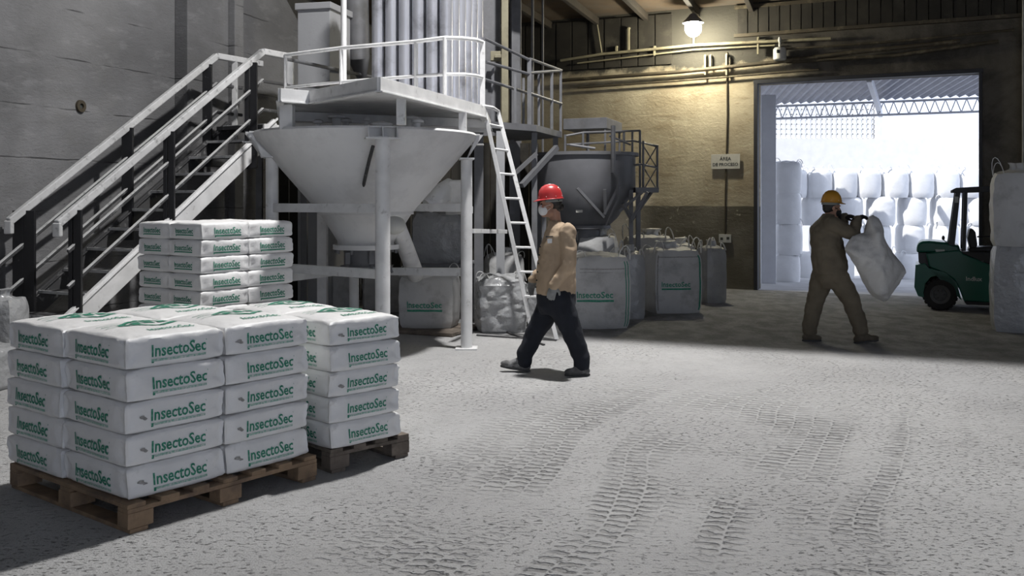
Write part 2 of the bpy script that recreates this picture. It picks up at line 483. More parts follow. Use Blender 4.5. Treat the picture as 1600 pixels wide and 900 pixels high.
def recenter(o, base=None):
    """move a mesh object's origin to its base without moving it"""
    vs = [v.co for v in o.data.vertices]
    if base is None:
        base = Vector((sum(v.x for v in vs) / len(vs), sum(v.y for v in vs) / len(vs), min(v.z for v in vs)))
    o.data.transform(Matrix.Translation(-base)); o.location = base
    return o

# flat text as polygons, width in local units
_tc = {}
def text2d(s, bold=0.020):
    if s in _tc: return _tc[s]
    cu = bpy.data.curves.new('txt', 'FONT'); cu.body = s; cu.size = 1.0; cu.offset = bold
    cu.resolution_u = 2; cu.align_x = 'CENTER'; cu.align_y = 'CENTER'
    o = bpy.data.objects.new('txt', cu); C.objects.link(o)
    bpy.context.view_layer.update()
    me = o.to_mesh()
    vs = [(v.co.x, v.co.y) for v in me.vertices]; fs = [tuple(p.vertices) for p in me.polygons]
    o.to_mesh_clear(); bpy.data.objects.remove(o, do_unlink=True); bpy.data.curves.remove(cu)
    w = max(v[0] for v in vs) - min(v[0] for v in vs)
    mx = (max(v[0] for v in vs) + min(v[0] for v in vs)) / 2
    my = (max(v[1] for v in vs) + min(v[1] for v in vs)) / 2
    h = max(v[1] for v in vs) - min(v[1] for v in vs)
    vs = [((x - mx) / w, (y - my) / w) for x, y in vs]
    _tc[s] = (vs, fs, h / w)
    return _tc[s]

# =================================================================== THE ROOM
WD = Vector((0.9055, -0.4243, 0)); W0 = Vector((4.48, 17.55, 0)); WANG = math.atan2(-0.4243, 0.9055)
WN = Vector((-0.4243, -0.9055, 0))
def bw(t, z, off=0.0): return W0 + WD * t + WN * off + Vector((0, 0, z))
def bt(x, y):
    """px -> (t, z) on the back wall plane"""
    m = (x - 800) / FPX
    t = (m * 17.55 - 4.48) / (0.9055 + 0.4243 * m)
    Y = 17.55 - 0.4243 * t
    return t, CAMZ + (HZ - y) / FPX * Y
LD = Vector((0.316, 0.949, 0)); L0 = Vector((-5.8, 10.87, 0)); LN = Vector((0.949, -0.316, 0)); LANG = math.atan2(0.949, 0.316)
def lw(s, z, off=0.0): return L0 + LD * s + LN * off + Vector((0, 0, z))
# corner of left and back walls
den = LD.x * WD.y - LD.y * WD.x
dd = W0 - L0
s_c = (dd.x * WD.y - dd.y * WD.x) / den
t_c = (dd.x * LD.y - dd.y * LD.x) / den
TOP = 9.6
DR = 3.652

fl = MB()
fl.box((1.0, 7.0, -0.1), (24, 30, 0.2))
# keep the slab in front of the back wall line
o = bpy.data.objects
fl = MB()
def quad_floor(pts, z0, z1):
    m = MB(); m.prism([(p[0], p[1], z0) for p in pts], (0, 0, z1 - z0)); return m
a = W0 + WD * (t_c - 0.3) ; b = W0 + WD * 9.0
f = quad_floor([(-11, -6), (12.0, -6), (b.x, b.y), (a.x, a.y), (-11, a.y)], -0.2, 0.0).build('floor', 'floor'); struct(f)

# back wall (local frame: x along the wall, +y outwards, z up)
def wall_obj(name, boxes, m, loc, ang, bevel=0):
    w = MB()
    for (x0, x1, y0, y1, z0, z1) in boxes: w.box(((x0 + x1) / 2, (y0 + y1) / 2, (z0 + z1) / 2), (x1 - x0, y1 - y0, z1 - z0))
    o = w.build(name, m, bevel=bevel); o.location = loc; o.rotation_euler = (0, 0, ang)
    return struct(o)
DH = 3.77
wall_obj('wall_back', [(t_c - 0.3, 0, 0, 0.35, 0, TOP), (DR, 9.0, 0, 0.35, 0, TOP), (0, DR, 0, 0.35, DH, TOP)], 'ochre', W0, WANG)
wall_obj('wall_left', [(-16, s_c, 0, 0.35, 0, TOP)], 'concrete', L0, LANG)
wall_obj('wall_right', [(0, 22, 0, 0.3, 0, TOP)], 'slab', W0 + WD * 9.0 + Vector((0, 0, 0)), R(-90) + 0.0)
# front wall behind the viewer; its unseen gateway is sized and shifted for fill light, side wall continues
wall_obj('wall_front', [(-12, -0.5, -0.3, 0, 0, TOP), (9.0, 13, -0.3, 0, 0, TOP), (-0.5, 9.0, -0.3, 0, 6.0, TOP)], 'slab', (0, -5.5, 0), 0)
# pilaster of the left wall
wall_obj('trim_1', [(3.05, 4.25, -0.22, 0, 0, TOP)], 'concrete', L0, LANG, 0.01)
wall_obj('trim_2', [(4.02, 4.25, -0.34, -0.22, 0, TOP)], 'concrete', L0, LANG, 0.01)
# high roof over the front of the hall
r = quad_floor([(-12, -6), (13, -6), (b.x + 1, b.y + 1), (a.x - 2, a.y + 1), (-12, a.y + 1)], TOP, TOP + 0.2).build('ceiling', 'slab'); struct(r)
# lower timber ceiling over the rear of the hall
CZ = 5.25
A1 = Vector((0.75, 10.40, 0)); A2 = A1 + Vector((0.917, -0.398, 0)) * 9.5
cl = quad_floor([(A1.x, A1.y), (A2.x, A2.y), (b.x, b.y), (bw(t_c, 0).x, bw(t_c, 0).y), (-3.9, 16.4), (1.9, 14.2)], CZ, CZ + 0.12).build('ceiling', 'ceil_wood'); struct(cl)
for i, t in enumerate([-6.3, -5.15, -4.1, -3.1, -2.1, -1.1, -0.1]):
    p = bw(t, CZ - 0.10); q = p - LD * 3.0
    m = MB().bar(p, q, 0.09, 0.14); struct(m.build('trim_%d' % (3 + i), 'ceil_beam', bevel=0.01))
# boarded cladding hanging above the plaster, right of the lamp and over the door
m = MB()
t0, t1 = -0.35, 9.0
k = t0
rnd = random.Random(4)
while k < t1:
    w = 0.19
    m.box((k + w / 2, -0.03 - rnd.random() * 0.015, 4.98), (w - 0.02, 0.04, 0.66))
    k += w
cld = m.build('trim_11', 'dark_cladding'); cld.location = W0; cld.rotation_euler = (0, 0, WANG); struct(cld)
m = MB()
m.box((4.3, -0.07, 4.66), (9.4, 0.09, 0.06)); m.box((4.3, -0.05, 5.18), (9.4, 0.09, 0.06))
c2 = m.build('trim_12', 'pipe_dark'); c2.location = W0; c2.rotation_euler = (0, 0, WANG); struct(c2)
# boards at the left of the lamp
m = MB(); k = t_c
while k < -1.9:
    w = 0.34; m.box((k + w / 2, -0.02 - rnd.random() * 0.02, 4.70), (w - 0.03, 0.03, 0.95)); k += w
c3 = m.build('trim_13', 'dark_cladding'); c3.location = W0; c3.rotation_euler = (0, 0, WANG); struct(c3)
# steel frame of the doorway
m = MB(); m.box((-0.02, 0.04, DH / 2), (0.07, 0.16, DH)); m.box((DR + 0.02, 0.04, DH / 2), (0.05, 0.16, DH)); m.box((DR / 2, 0.04, DH + 0.03), (DR + 0.12, 0.16, 0.07))
d1 = m.build('door_1', 'door_steel', bevel=0.006); d1.location = W0; d1.rotation_euler = (0, 0, WANG); struct(d1)
# recess column at the far right
wall_obj('trim_14', [(4.28, 4.7, -0.25, 0, 0, 5.2)], 'slab', W0, WANG, 0.01)

# =================================================================== YARD OUTSIDE
YZ = -0.40; YY = 24.0     # the yard slopes down a little
m = MB()
p0 = bw(-3, -0.01, -0.0); p1 = bw(9, -0.01, -0.0)
m.prism([(p0.x, p0.y, 0), (p1.x, p1.y, 0), (14, YY - 3, YZ), (14, 40, YZ), (-6, 40, YZ), (-6, YY, YZ), ], (0, 0, -0.15))
struct(m.build('yard_ground', 'yard_ground'))
# far yard wall with an open lattice brick top
def YW(x, y, Y=29.0): return P(x, y, Y)
m = MB()
m.box((8.0, 29.3, 1.55), (26, 0.25, 3.9))
struct(m.build('wall_yard', 'yard_wall'))
lat = MB()
z0, z1 = 3.5, 4.55
xl, xr = YW(1180, 200).x - 1, YW(1372, 200).x
nz = 7
for i in range(nz + 1):
    z = z0 + (z1 - z0) * i / nz
    lat.box(((xl + xr) / 2, 29.3, z), (xr - xl, 0.10, 0.035))
x = xl
while x <= xr:
    lat.box((x, 29.3, (z0 + z1) / 2), (0.03, 0.10, z1 - z0)); x += 0.155
struct(lat.build('wall_lattice', 'yard_wall'))
m = MB(); m.box((P(1371, 200, 29.3).x, 29.3, 4.15), (0.20, 0.22, 1.3))
struct(m.build('column_yard', 'yard_wall'))
# canopy: corrugated roof, purlins, rafter
ev_y = 23.0
def can(t, v):    # v: 0 at the wall, 1 at the eaves truss
    p = bw(t, 4.55, -0.4)
    q = Vector((p.x + 0.35 * 1.6, p.y + 6.0, 3.98))
    return p.lerp(q, v)
nt_ = 150
m = MB(); vs = []; fs = []
for i in range(nt_ + 1):
    t = -3.2 + 9.6 * i / nt_
    dz = 0.03 * math.sin(i * math.pi / 1.5)
    for v in (0, 1):
        vs.append(can(t, v) + Vector((0, 0, dz)))
    for v in (0, 1):
        vs.append(can(t, v) + Vector((0, 0, dz + 0.012)))
for i in range(nt_):
    a0 = i * 4; b0 = a0 + 4
    fs += [(a0, b0, b0 + 1, a0 + 1), (a0 + 2, a0 + 3, b0 + 3, b0 + 2), (a0, a0 + 2, b0 + 2, b0), (a0 + 1, b0 + 1, b0 + 3, a0 + 3)]
m.add(vs, fs, 0, True)
cr = m.build('canopy_roof', 'roof_sheet', fix=False); struct(cr)
tr = empty('roof_truss', can(1.5, 1), label='pale steel lattice truss along the outer edge of the yard canopy roof', cat='truss')
def ch(o, par):
    """parent keeping the world place"""
    o.parent = par; o.matrix_parent_inverse = par.matrix_basis.inverted() if False else Matrix.Translation(-par.location) if par.rotation_euler.z == 0 else (Matrix.Translation(par.location) @ Matrix.Rotation(par.rotation_euler.z, 4, 'Z')).inverted()
    return o
D0, D1 = can(-3.2, 1) + Vector((0, 0, -0.06)), can(6.4, 1) + Vector((0, 0, -0.06))
dz = Vector((0, 0, -0.30))
ch(MB().bar(D0, D1, 0.05, 0.05).build('top_chord', 'yard_steel'), tr)
ch(MB().bar(D0 + dz, D1 + dz, 0.05, 0.05).build('bottom_chord', 'yard_steel'), tr)
m = MB(); n = 44
for i in range(n):
    a0 = D0.lerp(D1, i / n); a1 = D0.lerp(D1, (i + 0.5) / n) + dz; a2 = D0.lerp(D1, (i + 1) / n)
    m.bar(a0, a1, 0.022, 0.022); m.bar(a1, a2, 0.022, 0.022)
ch(m.build('web_bars', 'yard_steel'), tr)
for v, nm in ((0.12, 'upper'), (0.5, 'middle')):
    pu = MB().bar(can(-3.2, v) + Vector((0, 0, -0.09)), can(6.4, v) + Vector((0, 0, -0.09)), 0.06, 0.10).build('roof_purlin', 'roof_sheet')
    recenter(pu); tag(pu, 'steel purlin under the yard canopy roof, ' + ('the one closest to the doorway' if nm == 'upper' else 'halfway to the lattice truss'), 'purlin', 'purlins of the canopy roof')
tt = bt(1362, 130)[0]
rf = MB(); pa = P(1358, 122, 18.5); pb = P(1376, 178, 23.2)
rf.bar(pa, pb, 0.10, 0.16); o = rf.build('roof_rafter', 'yard_steel', bevel=0.01); recenter(o)
tag(o, 'pale steel rafter crossing under the yard canopy at the middle of the doorway', 'rafter')
# canopy posts
p = P(1199, 440, 20.8)
m = MB(); m.box((p.x, 20.8, 1.86), (0.32, 0.22, 4.1)); o = m.build('canopy_post', 'yard_steel', bevel=0.01); recenter(o)
tag(o, 'pale steel canopy post inside the left edge of the doorway', 'post')
# ------------------------------------------------------------------ soft boxes (sacks and big bags)
def soft(a, b, c, nx, ny, nz, fn, dens=0.0):
    """closed box grid, half sizes a,b and height c (base z=0); fn maps a point of the plain box to its place"""
    vid = {}; vs = []; fs = []
    def V(i, j, k):
        key = (i, j, k)
        if key not in vid:
            vid[key] = len(vs)
            ti, tj, tk = [dens * (0.5 - 0.5 * math.cos(math.pi * q / n_)) + (1 - dens) * q / n_ for q, n_ in ((i, nx), (j, ny), (k, nz))]
            vs.append(fn(Vector((-a + 2 * a * ti, -b + 2 * b * tj, c * tk))))
        return vid[key]
    for i in range(nx):
        for j in range(ny):
            fs.append((V(i, j, 0), V(i, j + 1, 0), V(i + 1, j + 1, 0), V(i + 1, j, 0)))
            fs.append((V(i, j, nz), V(i + 1, j, nz), V(i + 1, j + 1, nz), V(i, j + 1, nz)))
    for i in range(nx):
        for k in range(nz):
            fs.append((V(i, 0, k), V(i + 1, 0, k), V(i + 1, 0, k + 1), V(i, 0, k + 1)))
            fs.append((V(i, ny, k), V(i, ny, k + 1), V(i + 1, ny, k + 1), V(i + 1, ny, k)))
    for j in range(ny):
        for k in range(nz):
            fs.append((V(0, j, k), V(0, j, k + 1), V(0, j + 1, k + 1), V(0, j + 1, k)))
            fs.append((V(nx, j, k), V(nx, j + 1, k), V(nx, j + 1, k + 1), V(nx, j, k + 1)))
    return vs, fs

def sack_mesh(name, a, b, c, seed, top=True, flat=False):
    rnd = random.Random(seed)
    ofs = Vector((seed * 3.1, seed * 1.7, 0))
    lx, ly = rnd.uniform(-0.006, 0.006), rnd.uniform(-0.006, 0.006)
    fl_ = rnd.uniform(0.06, 0.095)
    bulge = rnd.uniform(0.018, 0.03) if top else rnd.uniform(0.004, 0.010)
    def fn(p):
        u, v, w = p.x / a, p.y / b, p.z / c
        x, y, z = p.x, p.y, p.z
        wm = 2 * w - 1
        # side walls swell a little in their middle, the folded corners stay sharp
        sw = (1 - abs(wm) ** 2.6)
        x += u * 0.007 * sw * (1 - v * v)
        y += v * 0.007 * sw * (1 - u * u)
        # top and bottom edges turn in (small radius)
        dz = (1 - abs(wm)) * c / 2
        e = max(0.0, 1 - dz / 0.020) ** 2
        x -= u * 0.013 * e * abs(u) ** 10
        y -= v * 0.013 * e * abs(v) ** 10
        # top swells, bottom rests nearly flat
        z += w * bulge * (1 - abs(u) ** 3) * (1 - abs(v) ** 3)
        # the corners droop at the top and lift at the bottom
        z -= w ** 3 * 0.010 * (abs(u * v) ** 5)
        z += (1 - w) ** 3 * 0.006 * (abs(u * v) ** 5)
        q = Vector((x, y, z)) * 7 + ofs
        n1 = noise.noise(q); n2 = noise.noise(q * 2.3 + Vector((5, 5, 5)))
        q3 = Vector((x * 1.2 + y * 1.2, x - y, z * 3.0)) * 9 + ofs
        n3 = noise.noise(q3)
        rdg = (1 - abs(n3) * 2.2)
        k_ = 0.0055 * n1 + 0.003 * n2 + 0.0042 * max(0, rdg) ** 2
        x += k_ * u * (1 if abs(u) > 0.98 else 0.4) + lx * wm
        y += k_ * v * (1 if abs(v) > 0.98 else 0.4) + ly * wm
        z += (0.6 if 0 < w < 1 else 1.0) * (0.0045 * noise.noise(q * 0.9 + Vector((9, 1, 3))) + 0.0045 * max(0, rdg) ** 2) * (1 if w > 0.5 else 0.25)
        # envelope-like triangles folded in at the ends of each side
        du = (1 - abs(u)) * a; dv = (1 - abs(v)) * b
        if abs(v) > 0.98 and du < fl_:
            ins = min(1, max(0, (1 - du / fl_ - abs(wm)) * 3.5)); y -= v * 0.009 * ins * (0.35 + 0.65 * min(1, du / 0.02))
        if abs(u) > 0.98 and dv < fl_:
            ins = min(1, max(0, (1 - dv / fl_ - abs(wm)) * 3.5)); x -= u * 0.009 * ins * (0.35 + 0.65 * min(1, dv / 0.02))
        # corner seam stands out slightly
        if du < 0.012 and dv < 0.012: x += u * 0.004; y += v * 0.004
        return Vector((x, y, z))
    nx = 32 if not flat else 16
    vs, fs = soft(a, b, c, nx, nx, 12 if not flat else 8, fn, 0.75)
    mb = MB(); mb.add(vs, fs, 0, True)
    def put(tv, tf, face, cx, cz, w, mi, off=0.0036):
        out = []
        for (x, y) in tv:
            X, Z = cx + x * w, cz + y * w * (1.14 if face in ('front', 'left', 'right') and mi != 3 else 1)
            if face == 'front': q = fn(Vector((X, -b, Z))) + Vector((0, -off, 0))
            elif face == 'left': q = fn(Vector((-a, -X, Z))) + Vector((-off, 0, 0))
            elif face == 'right': q = fn(Vector((a, X, Z))) + Vector((off, 0, 0))
            elif face == 'back': q = fn(Vector((-X, b, Z))) + Vector((0, off, 0))
            else: q = fn(Vector((X, Z, c))) + Vector((0, 0, off))
            out.append(q)
        mb.add(out, tf, mi, False)
    def strip(x0, x1, y0, y1, n=10):
        tv = []; tf = []
        for i in range(n + 1):
            for yy in (y0, y1): tv.append((x0 + (x1 - x0) * i / n, yy))
        for i in range(n): tf.append((i * 2, i * 2 + 2, i * 2 + 3, i * 2 + 1))
        return tv, tf
    tv, tf, hr = text2d('InsectoSec')
    for face, half in (('front', a), ('left', b), ('right', b)):
        w = 2 * half * 0.56
        sh = half * 0.05 if face == 'front' else -half * 0.04
        cz = c * 0.52
        put(tv, tf, face, sh, cz, w, 1)
        s0, s1 = strip(-0.5, 0.5, -hr / 2 - 0.065, -hr / 2 - 0.03)
        put(s0, s1, face, sh, cz, w, 2 if flat is False else 1)
        s0, s1 = strip(-0.5, -0.46, -hr / 2 - 0.085, -hr / 2 - 0.03, 1)
        put(s0, s1, face, sh, cz, w, 1)
        s0, s1 = strip(0.505, 0.515, hr / 2 - 0.02, hr / 2, 1)
        put(s0, s1, face, sh, cz, w, 1)
    if not flat and seed % 3 == 1:   # smudge left by the fork or the conveyor near one end
        k = 13; x0_ = -a * rnd.uniform(0.68, 0.80); z0_ = c * rnd.uniform(0.42, 0.6)
        for (dx, dz_, rx_, rz_, sd_) in ((0, 0, 0.017, 0.009, 0), (0.016, -0.009, 0.012, 0.006, 5)):
            bl = []
            for i in range(k):
                th = i / k * 6.283; rr = 1 + 0.7 * noise.noise(Vector((math.cos(th) * 1.5, math.sin(th) * 1.5 + sd_, seed * 1.1)))
                bl.append((math.cos(th) * rr * rx_ + dx, math.sin(th) * rr * rz_ + dz_))
            put([(0, 0)] + bl, [(0, 1 + i, 1 + (i + 1) % k) for i in range(k)], 'front', x0_, z0_, 1, 3)
    # printed panel on the top face: diamond emblem with blocks, plus small lines
    if not flat:
        def seg(p, q, w_):
            d = Vector((q[0] - p[0], q[1] - p[1])); nrm = Vector((-d.y, d.x)).normalized() * w_ / 2
            tv = []; n = 6
            for i in range(n + 1):
                for sg in (-1, 1): tv.append((p[0] + d.x * i / n + nrm.x * sg, p[1] + d.y * i / n + nrm.y * sg))
            return tv, [(i * 2, i * 2 + 2, i * 2 + 3, i * 2 + 1) for i in range(n)]
        ex, ey = a * 0.12, b * 0.05
        dm = [(ex - 0.17, ey), (ex, ey - 0.13), (ex + 0.17, ey), (ex, ey + 0.13)]
        for i in range(4):
            s0, s1 = seg(dm[i], dm[(i + 1) % 4], 0.026); put(s0, s1, 'top', 0, 0, 1, 1)
        for (x0, x1) in ((-0.10, -0.045), (-0.025, 0.03), (0.05, 0.105)):
            s0, s1 = strip(ex + x0, ex + x1, ey - 0.022, ey + 0.03, 3); put(s0, s1, 'top', 0, 0, 1, 1)
        for i in range(12):
            th = i / 12 * 2 * math.pi; th2 = (i + 1) / 12 * 2 * math.pi
            s0, s1 = seg((ex + math.cos(th) * 0.06 - 0.01, ey + 0.075 + math.sin(th) * 0.02), (ex + math.cos(th2) * 0.06 - 0.01, ey + 0.075 + math.sin(th2) * 0.02), 0.012); put(s0, s1, 'top', 0, 0, 1, 1)
        put(tv, tf, 'top', ex, -b * 0.66, 0.26, 1)
        for i in range(3):
            s0, s1 = strip(-a * 0.78, -a * 0.35, b * (0.0 + 0.16 * i), b * (0.0 + 0.16 * i) + 0.008, 5); put(s0, s1, 'top', 0, 0, 1, 2)
    me = mb.mesh(name, ['paper', 'green_ink', 'pale_ink', 'scuff'])
    return me

def obj(name, me, loc=(0, 0, 0), rz=0.0, parent=None):
    o = bpy.data.objects.new(name, me); C.objects.link(o); o.location = loc; o.rotation_euler = (0, 0, rz)
    if parent is not None: o.parent = parent
    return o

def pallet(name, corner, ang, lu, lv, wood, label, nb=3, cat='pallet'):
    """block pallet: corner = nearest corner, u along ang, v along ang+90"""
    r = empty(name, corner, ang, label=label, cat=cat)
    hgt = 0.144
    rnd = random.Random(int(lu * 100 + corner[0] * 10))
    n = 7 if lu > 0.9 else 4
    bw_ = 0.098
    for i in range(n):        # deck boards run along v
        x = bw_ / 2 + (lu - bw_) * i / (n - 1)
        MB().box((x, lv / 2, hgt - 0.011), (bw_ + rnd.uniform(-0.01, 0.01), lv + rnd.uniform(-0.01, 0.006), 0.022)).build('deck_board', wood, r, 0.003)
    for j in range(3):        # stringer boards along u
        y = 0.05 + (lv - 0.1) * j / 2
        MB().box((lu / 2, y, hgt - 0.033), (lu, 0.095, 0.022)).build('stringer_board', wood, r, 0.003)
        for i in range(nb):
            x = 0.07 + (lu - 0.14) * i / (nb - 1)
            MB().box((x, y, hgt / 2 - 0.011), (0.14, 0.10 if j != 1 else 0.13, hgt - 0.066)).build('block', wood, r, 0.004)
    for i in range(nb):
        x = 0.06 + (lu - 0.12) * i / (nb - 1)
        MB().box((x, lv / 2, 0.011), (0.10, lv, 0.022)).build('bottom_board', wood, r, 0.003)
    return r

# ---- front pallet with four columns of five sacks
LAY = ['lowest', 'second-lowest', 'middle', 'second-highest', 'topmost']
UA, VA = R(51), R(143.5)
ud = Vector((math.cos(UA), math.sin(UA), 0)); vd = Vector((math.cos(VA), math.sin(VA), 0))
PC = G(200, 836)
front_pallet = pallet('wooden_pallet', PC, R(52.0), 1.20, 1.25, 'pallet_wood', 'light brown block pallet under the nearest stack of white sacks')
BC = Vector((-1.915, 4.79, 0.145))
smesh = [sack_mesh('paper_sack', 0.280, 0.304, 0.160, s, top=False) for s in (1, 2, 3, 4)]
stop = [sack_mesh('paper_sack', 0.280, 0.304, 0.160, s, top=True) for s in (11, 12, 13)]
rnd = random.Random(7)
LH = 0.1625
cols = [('near corner', 0.281, 0.306), ('left rear', 0.281, 0.926), ('right-hand', 0.852, 0.306), ('hidden rear', 0.852, 0.926)]
desc = {'near corner': 'in the near corner column on the front pallet', 'left rear': 'left of the near corner column on the front pallet',
        'right-hand': 'in the right column of the front pallet', 'hidden rear': 'in the back column of the front pallet'}
for ci, (cn, cu, cv) in enumerate(cols):
    for k in range(5):
        if cn == 'hidden rear' and k < 2: pass
        me = stop[(ci) % 3] if k == 4 else smesh[(ci * 2 + k * 3 + k // 2) % 4]
        c = BC + ud * (cu + rnd.uniform(-0.006, 0.006)) + vd * (cv + rnd.uniform(-0.006, 0.006)) + Vector((0, 0, k * LH))
        o = obj('paper_sack', me, c, R(51.8) + rnd.uniform(-0.012, 0.012))
        tag(o, 'white paper sack, %s %s' % (LAY[k], desc[cn]), 'sack', 'paper sacks on the front pallet')

# ---- second pallet, right behind it
PC2 = G(516, 741)
pallet('wooden_pallet', PC2, R(44.0), 0.60, 1.2, 'grey_wood', 'weathered narrow pallet under the middle stack, right of the front pallet', nb=2)
BC2 = Vector((-1.095, 5.76, 0.145))
u2 = Vector((math.cos(R(44)), math.sin(R(44)), 0)); v2 = Vector((math.cos(R(136)), math.sin(R(136)), 0))
sm2 = [sack_mesh('paper_sack', 0.262, 0.285, 0.152, s, top=False) for s in (21, 22, 23)]
st2 = [sack_mesh('paper_sack', 0.262, 0.285, 0.152, s, top=True) for s in (31, 32)]
for ci, (cv, dn) in enumerate(((0.29, 'at the right end of the narrow middle stack'), (0.875, 'at the rear end of the narrow middle stack'))):
    for k in range(5):
        me = st2[ci] if k == 4 else sm2[(k * 2 + ci) % 3]
        c = BC2 + u2 * (0.264 + rnd.uniform(-0.008, 0.008)) + v2 * (cv + rnd.uniform(-0.006, 0.006)) + Vector((0, 0, k * 0.1545))
        o = obj('paper_sack', me, c, R(45) + rnd.uniform(-0.015, 0.015))
        tag(o, 'white paper sack, %s, %s' % (LAY[k], dn), 'sack', 'paper sacks on the narrow pallet')

# ---- tall stack at the foot of the stairs
UA3 = R(56); u3 = Vector((math.cos(UA3), math.sin(UA3), 0)); v3 = Vector((-math.sin(UA3), math.cos(UA3), 0))
BC3 = Vector((-2.63, 8.1, 0.145))
pallet('wooden_pallet', BC3 - u3 * 0.04 - v3 * 0.04 - Vector((0, 0, 0.145)), UA3, 1.12, 0.94, 'grey_wood', 'pallet under the tall rear stack of sacks, hidden behind the front stacks')
sm3 = [sack_mesh('paper_sack', 0.256, 0.212, 0.143, s, top=False, flat=True) for s in (41, 42, 43)]
ORD = ['lowest', 'second', 'third', 'fourth', 'fifth', 'sixth', 'seventh', 'second-highest', 'topmost']
dn3 = {(0, 0): 'in the near column of the tall rear stack', (1, 0): 'in the right column of the tall rear stack',
       (0, 1): 'in the left column of the tall rear stack', (1, 1): 'in the back column of the tall rear stack'}
for (i, j) in ((0, 0), (1, 0), (0, 1), (1, 1)):
    for k in range(9):
        c = BC3 + u3 * (0.262 + 0.522 * i + rnd.uniform(-0.008, 0.008)) + v3 * (0.214 + 0.43 * j + rnd.uniform(-0.006, 0.006)) + Vector((0, 0, k * 0.1455))
        o = obj('paper_sack', sm3[(i + 2 * j + k) % 3], c, UA3 + rnd.uniform(-0.015, 0.015))
        lay = ORD[k] + (' from bottom' if 1 <= k <= 6 else '')
        tag(o, 'white paper sack, %s %s' % (lay, dn3[(i, j)]), 'sack', 'paper sacks in the tall rear stack')

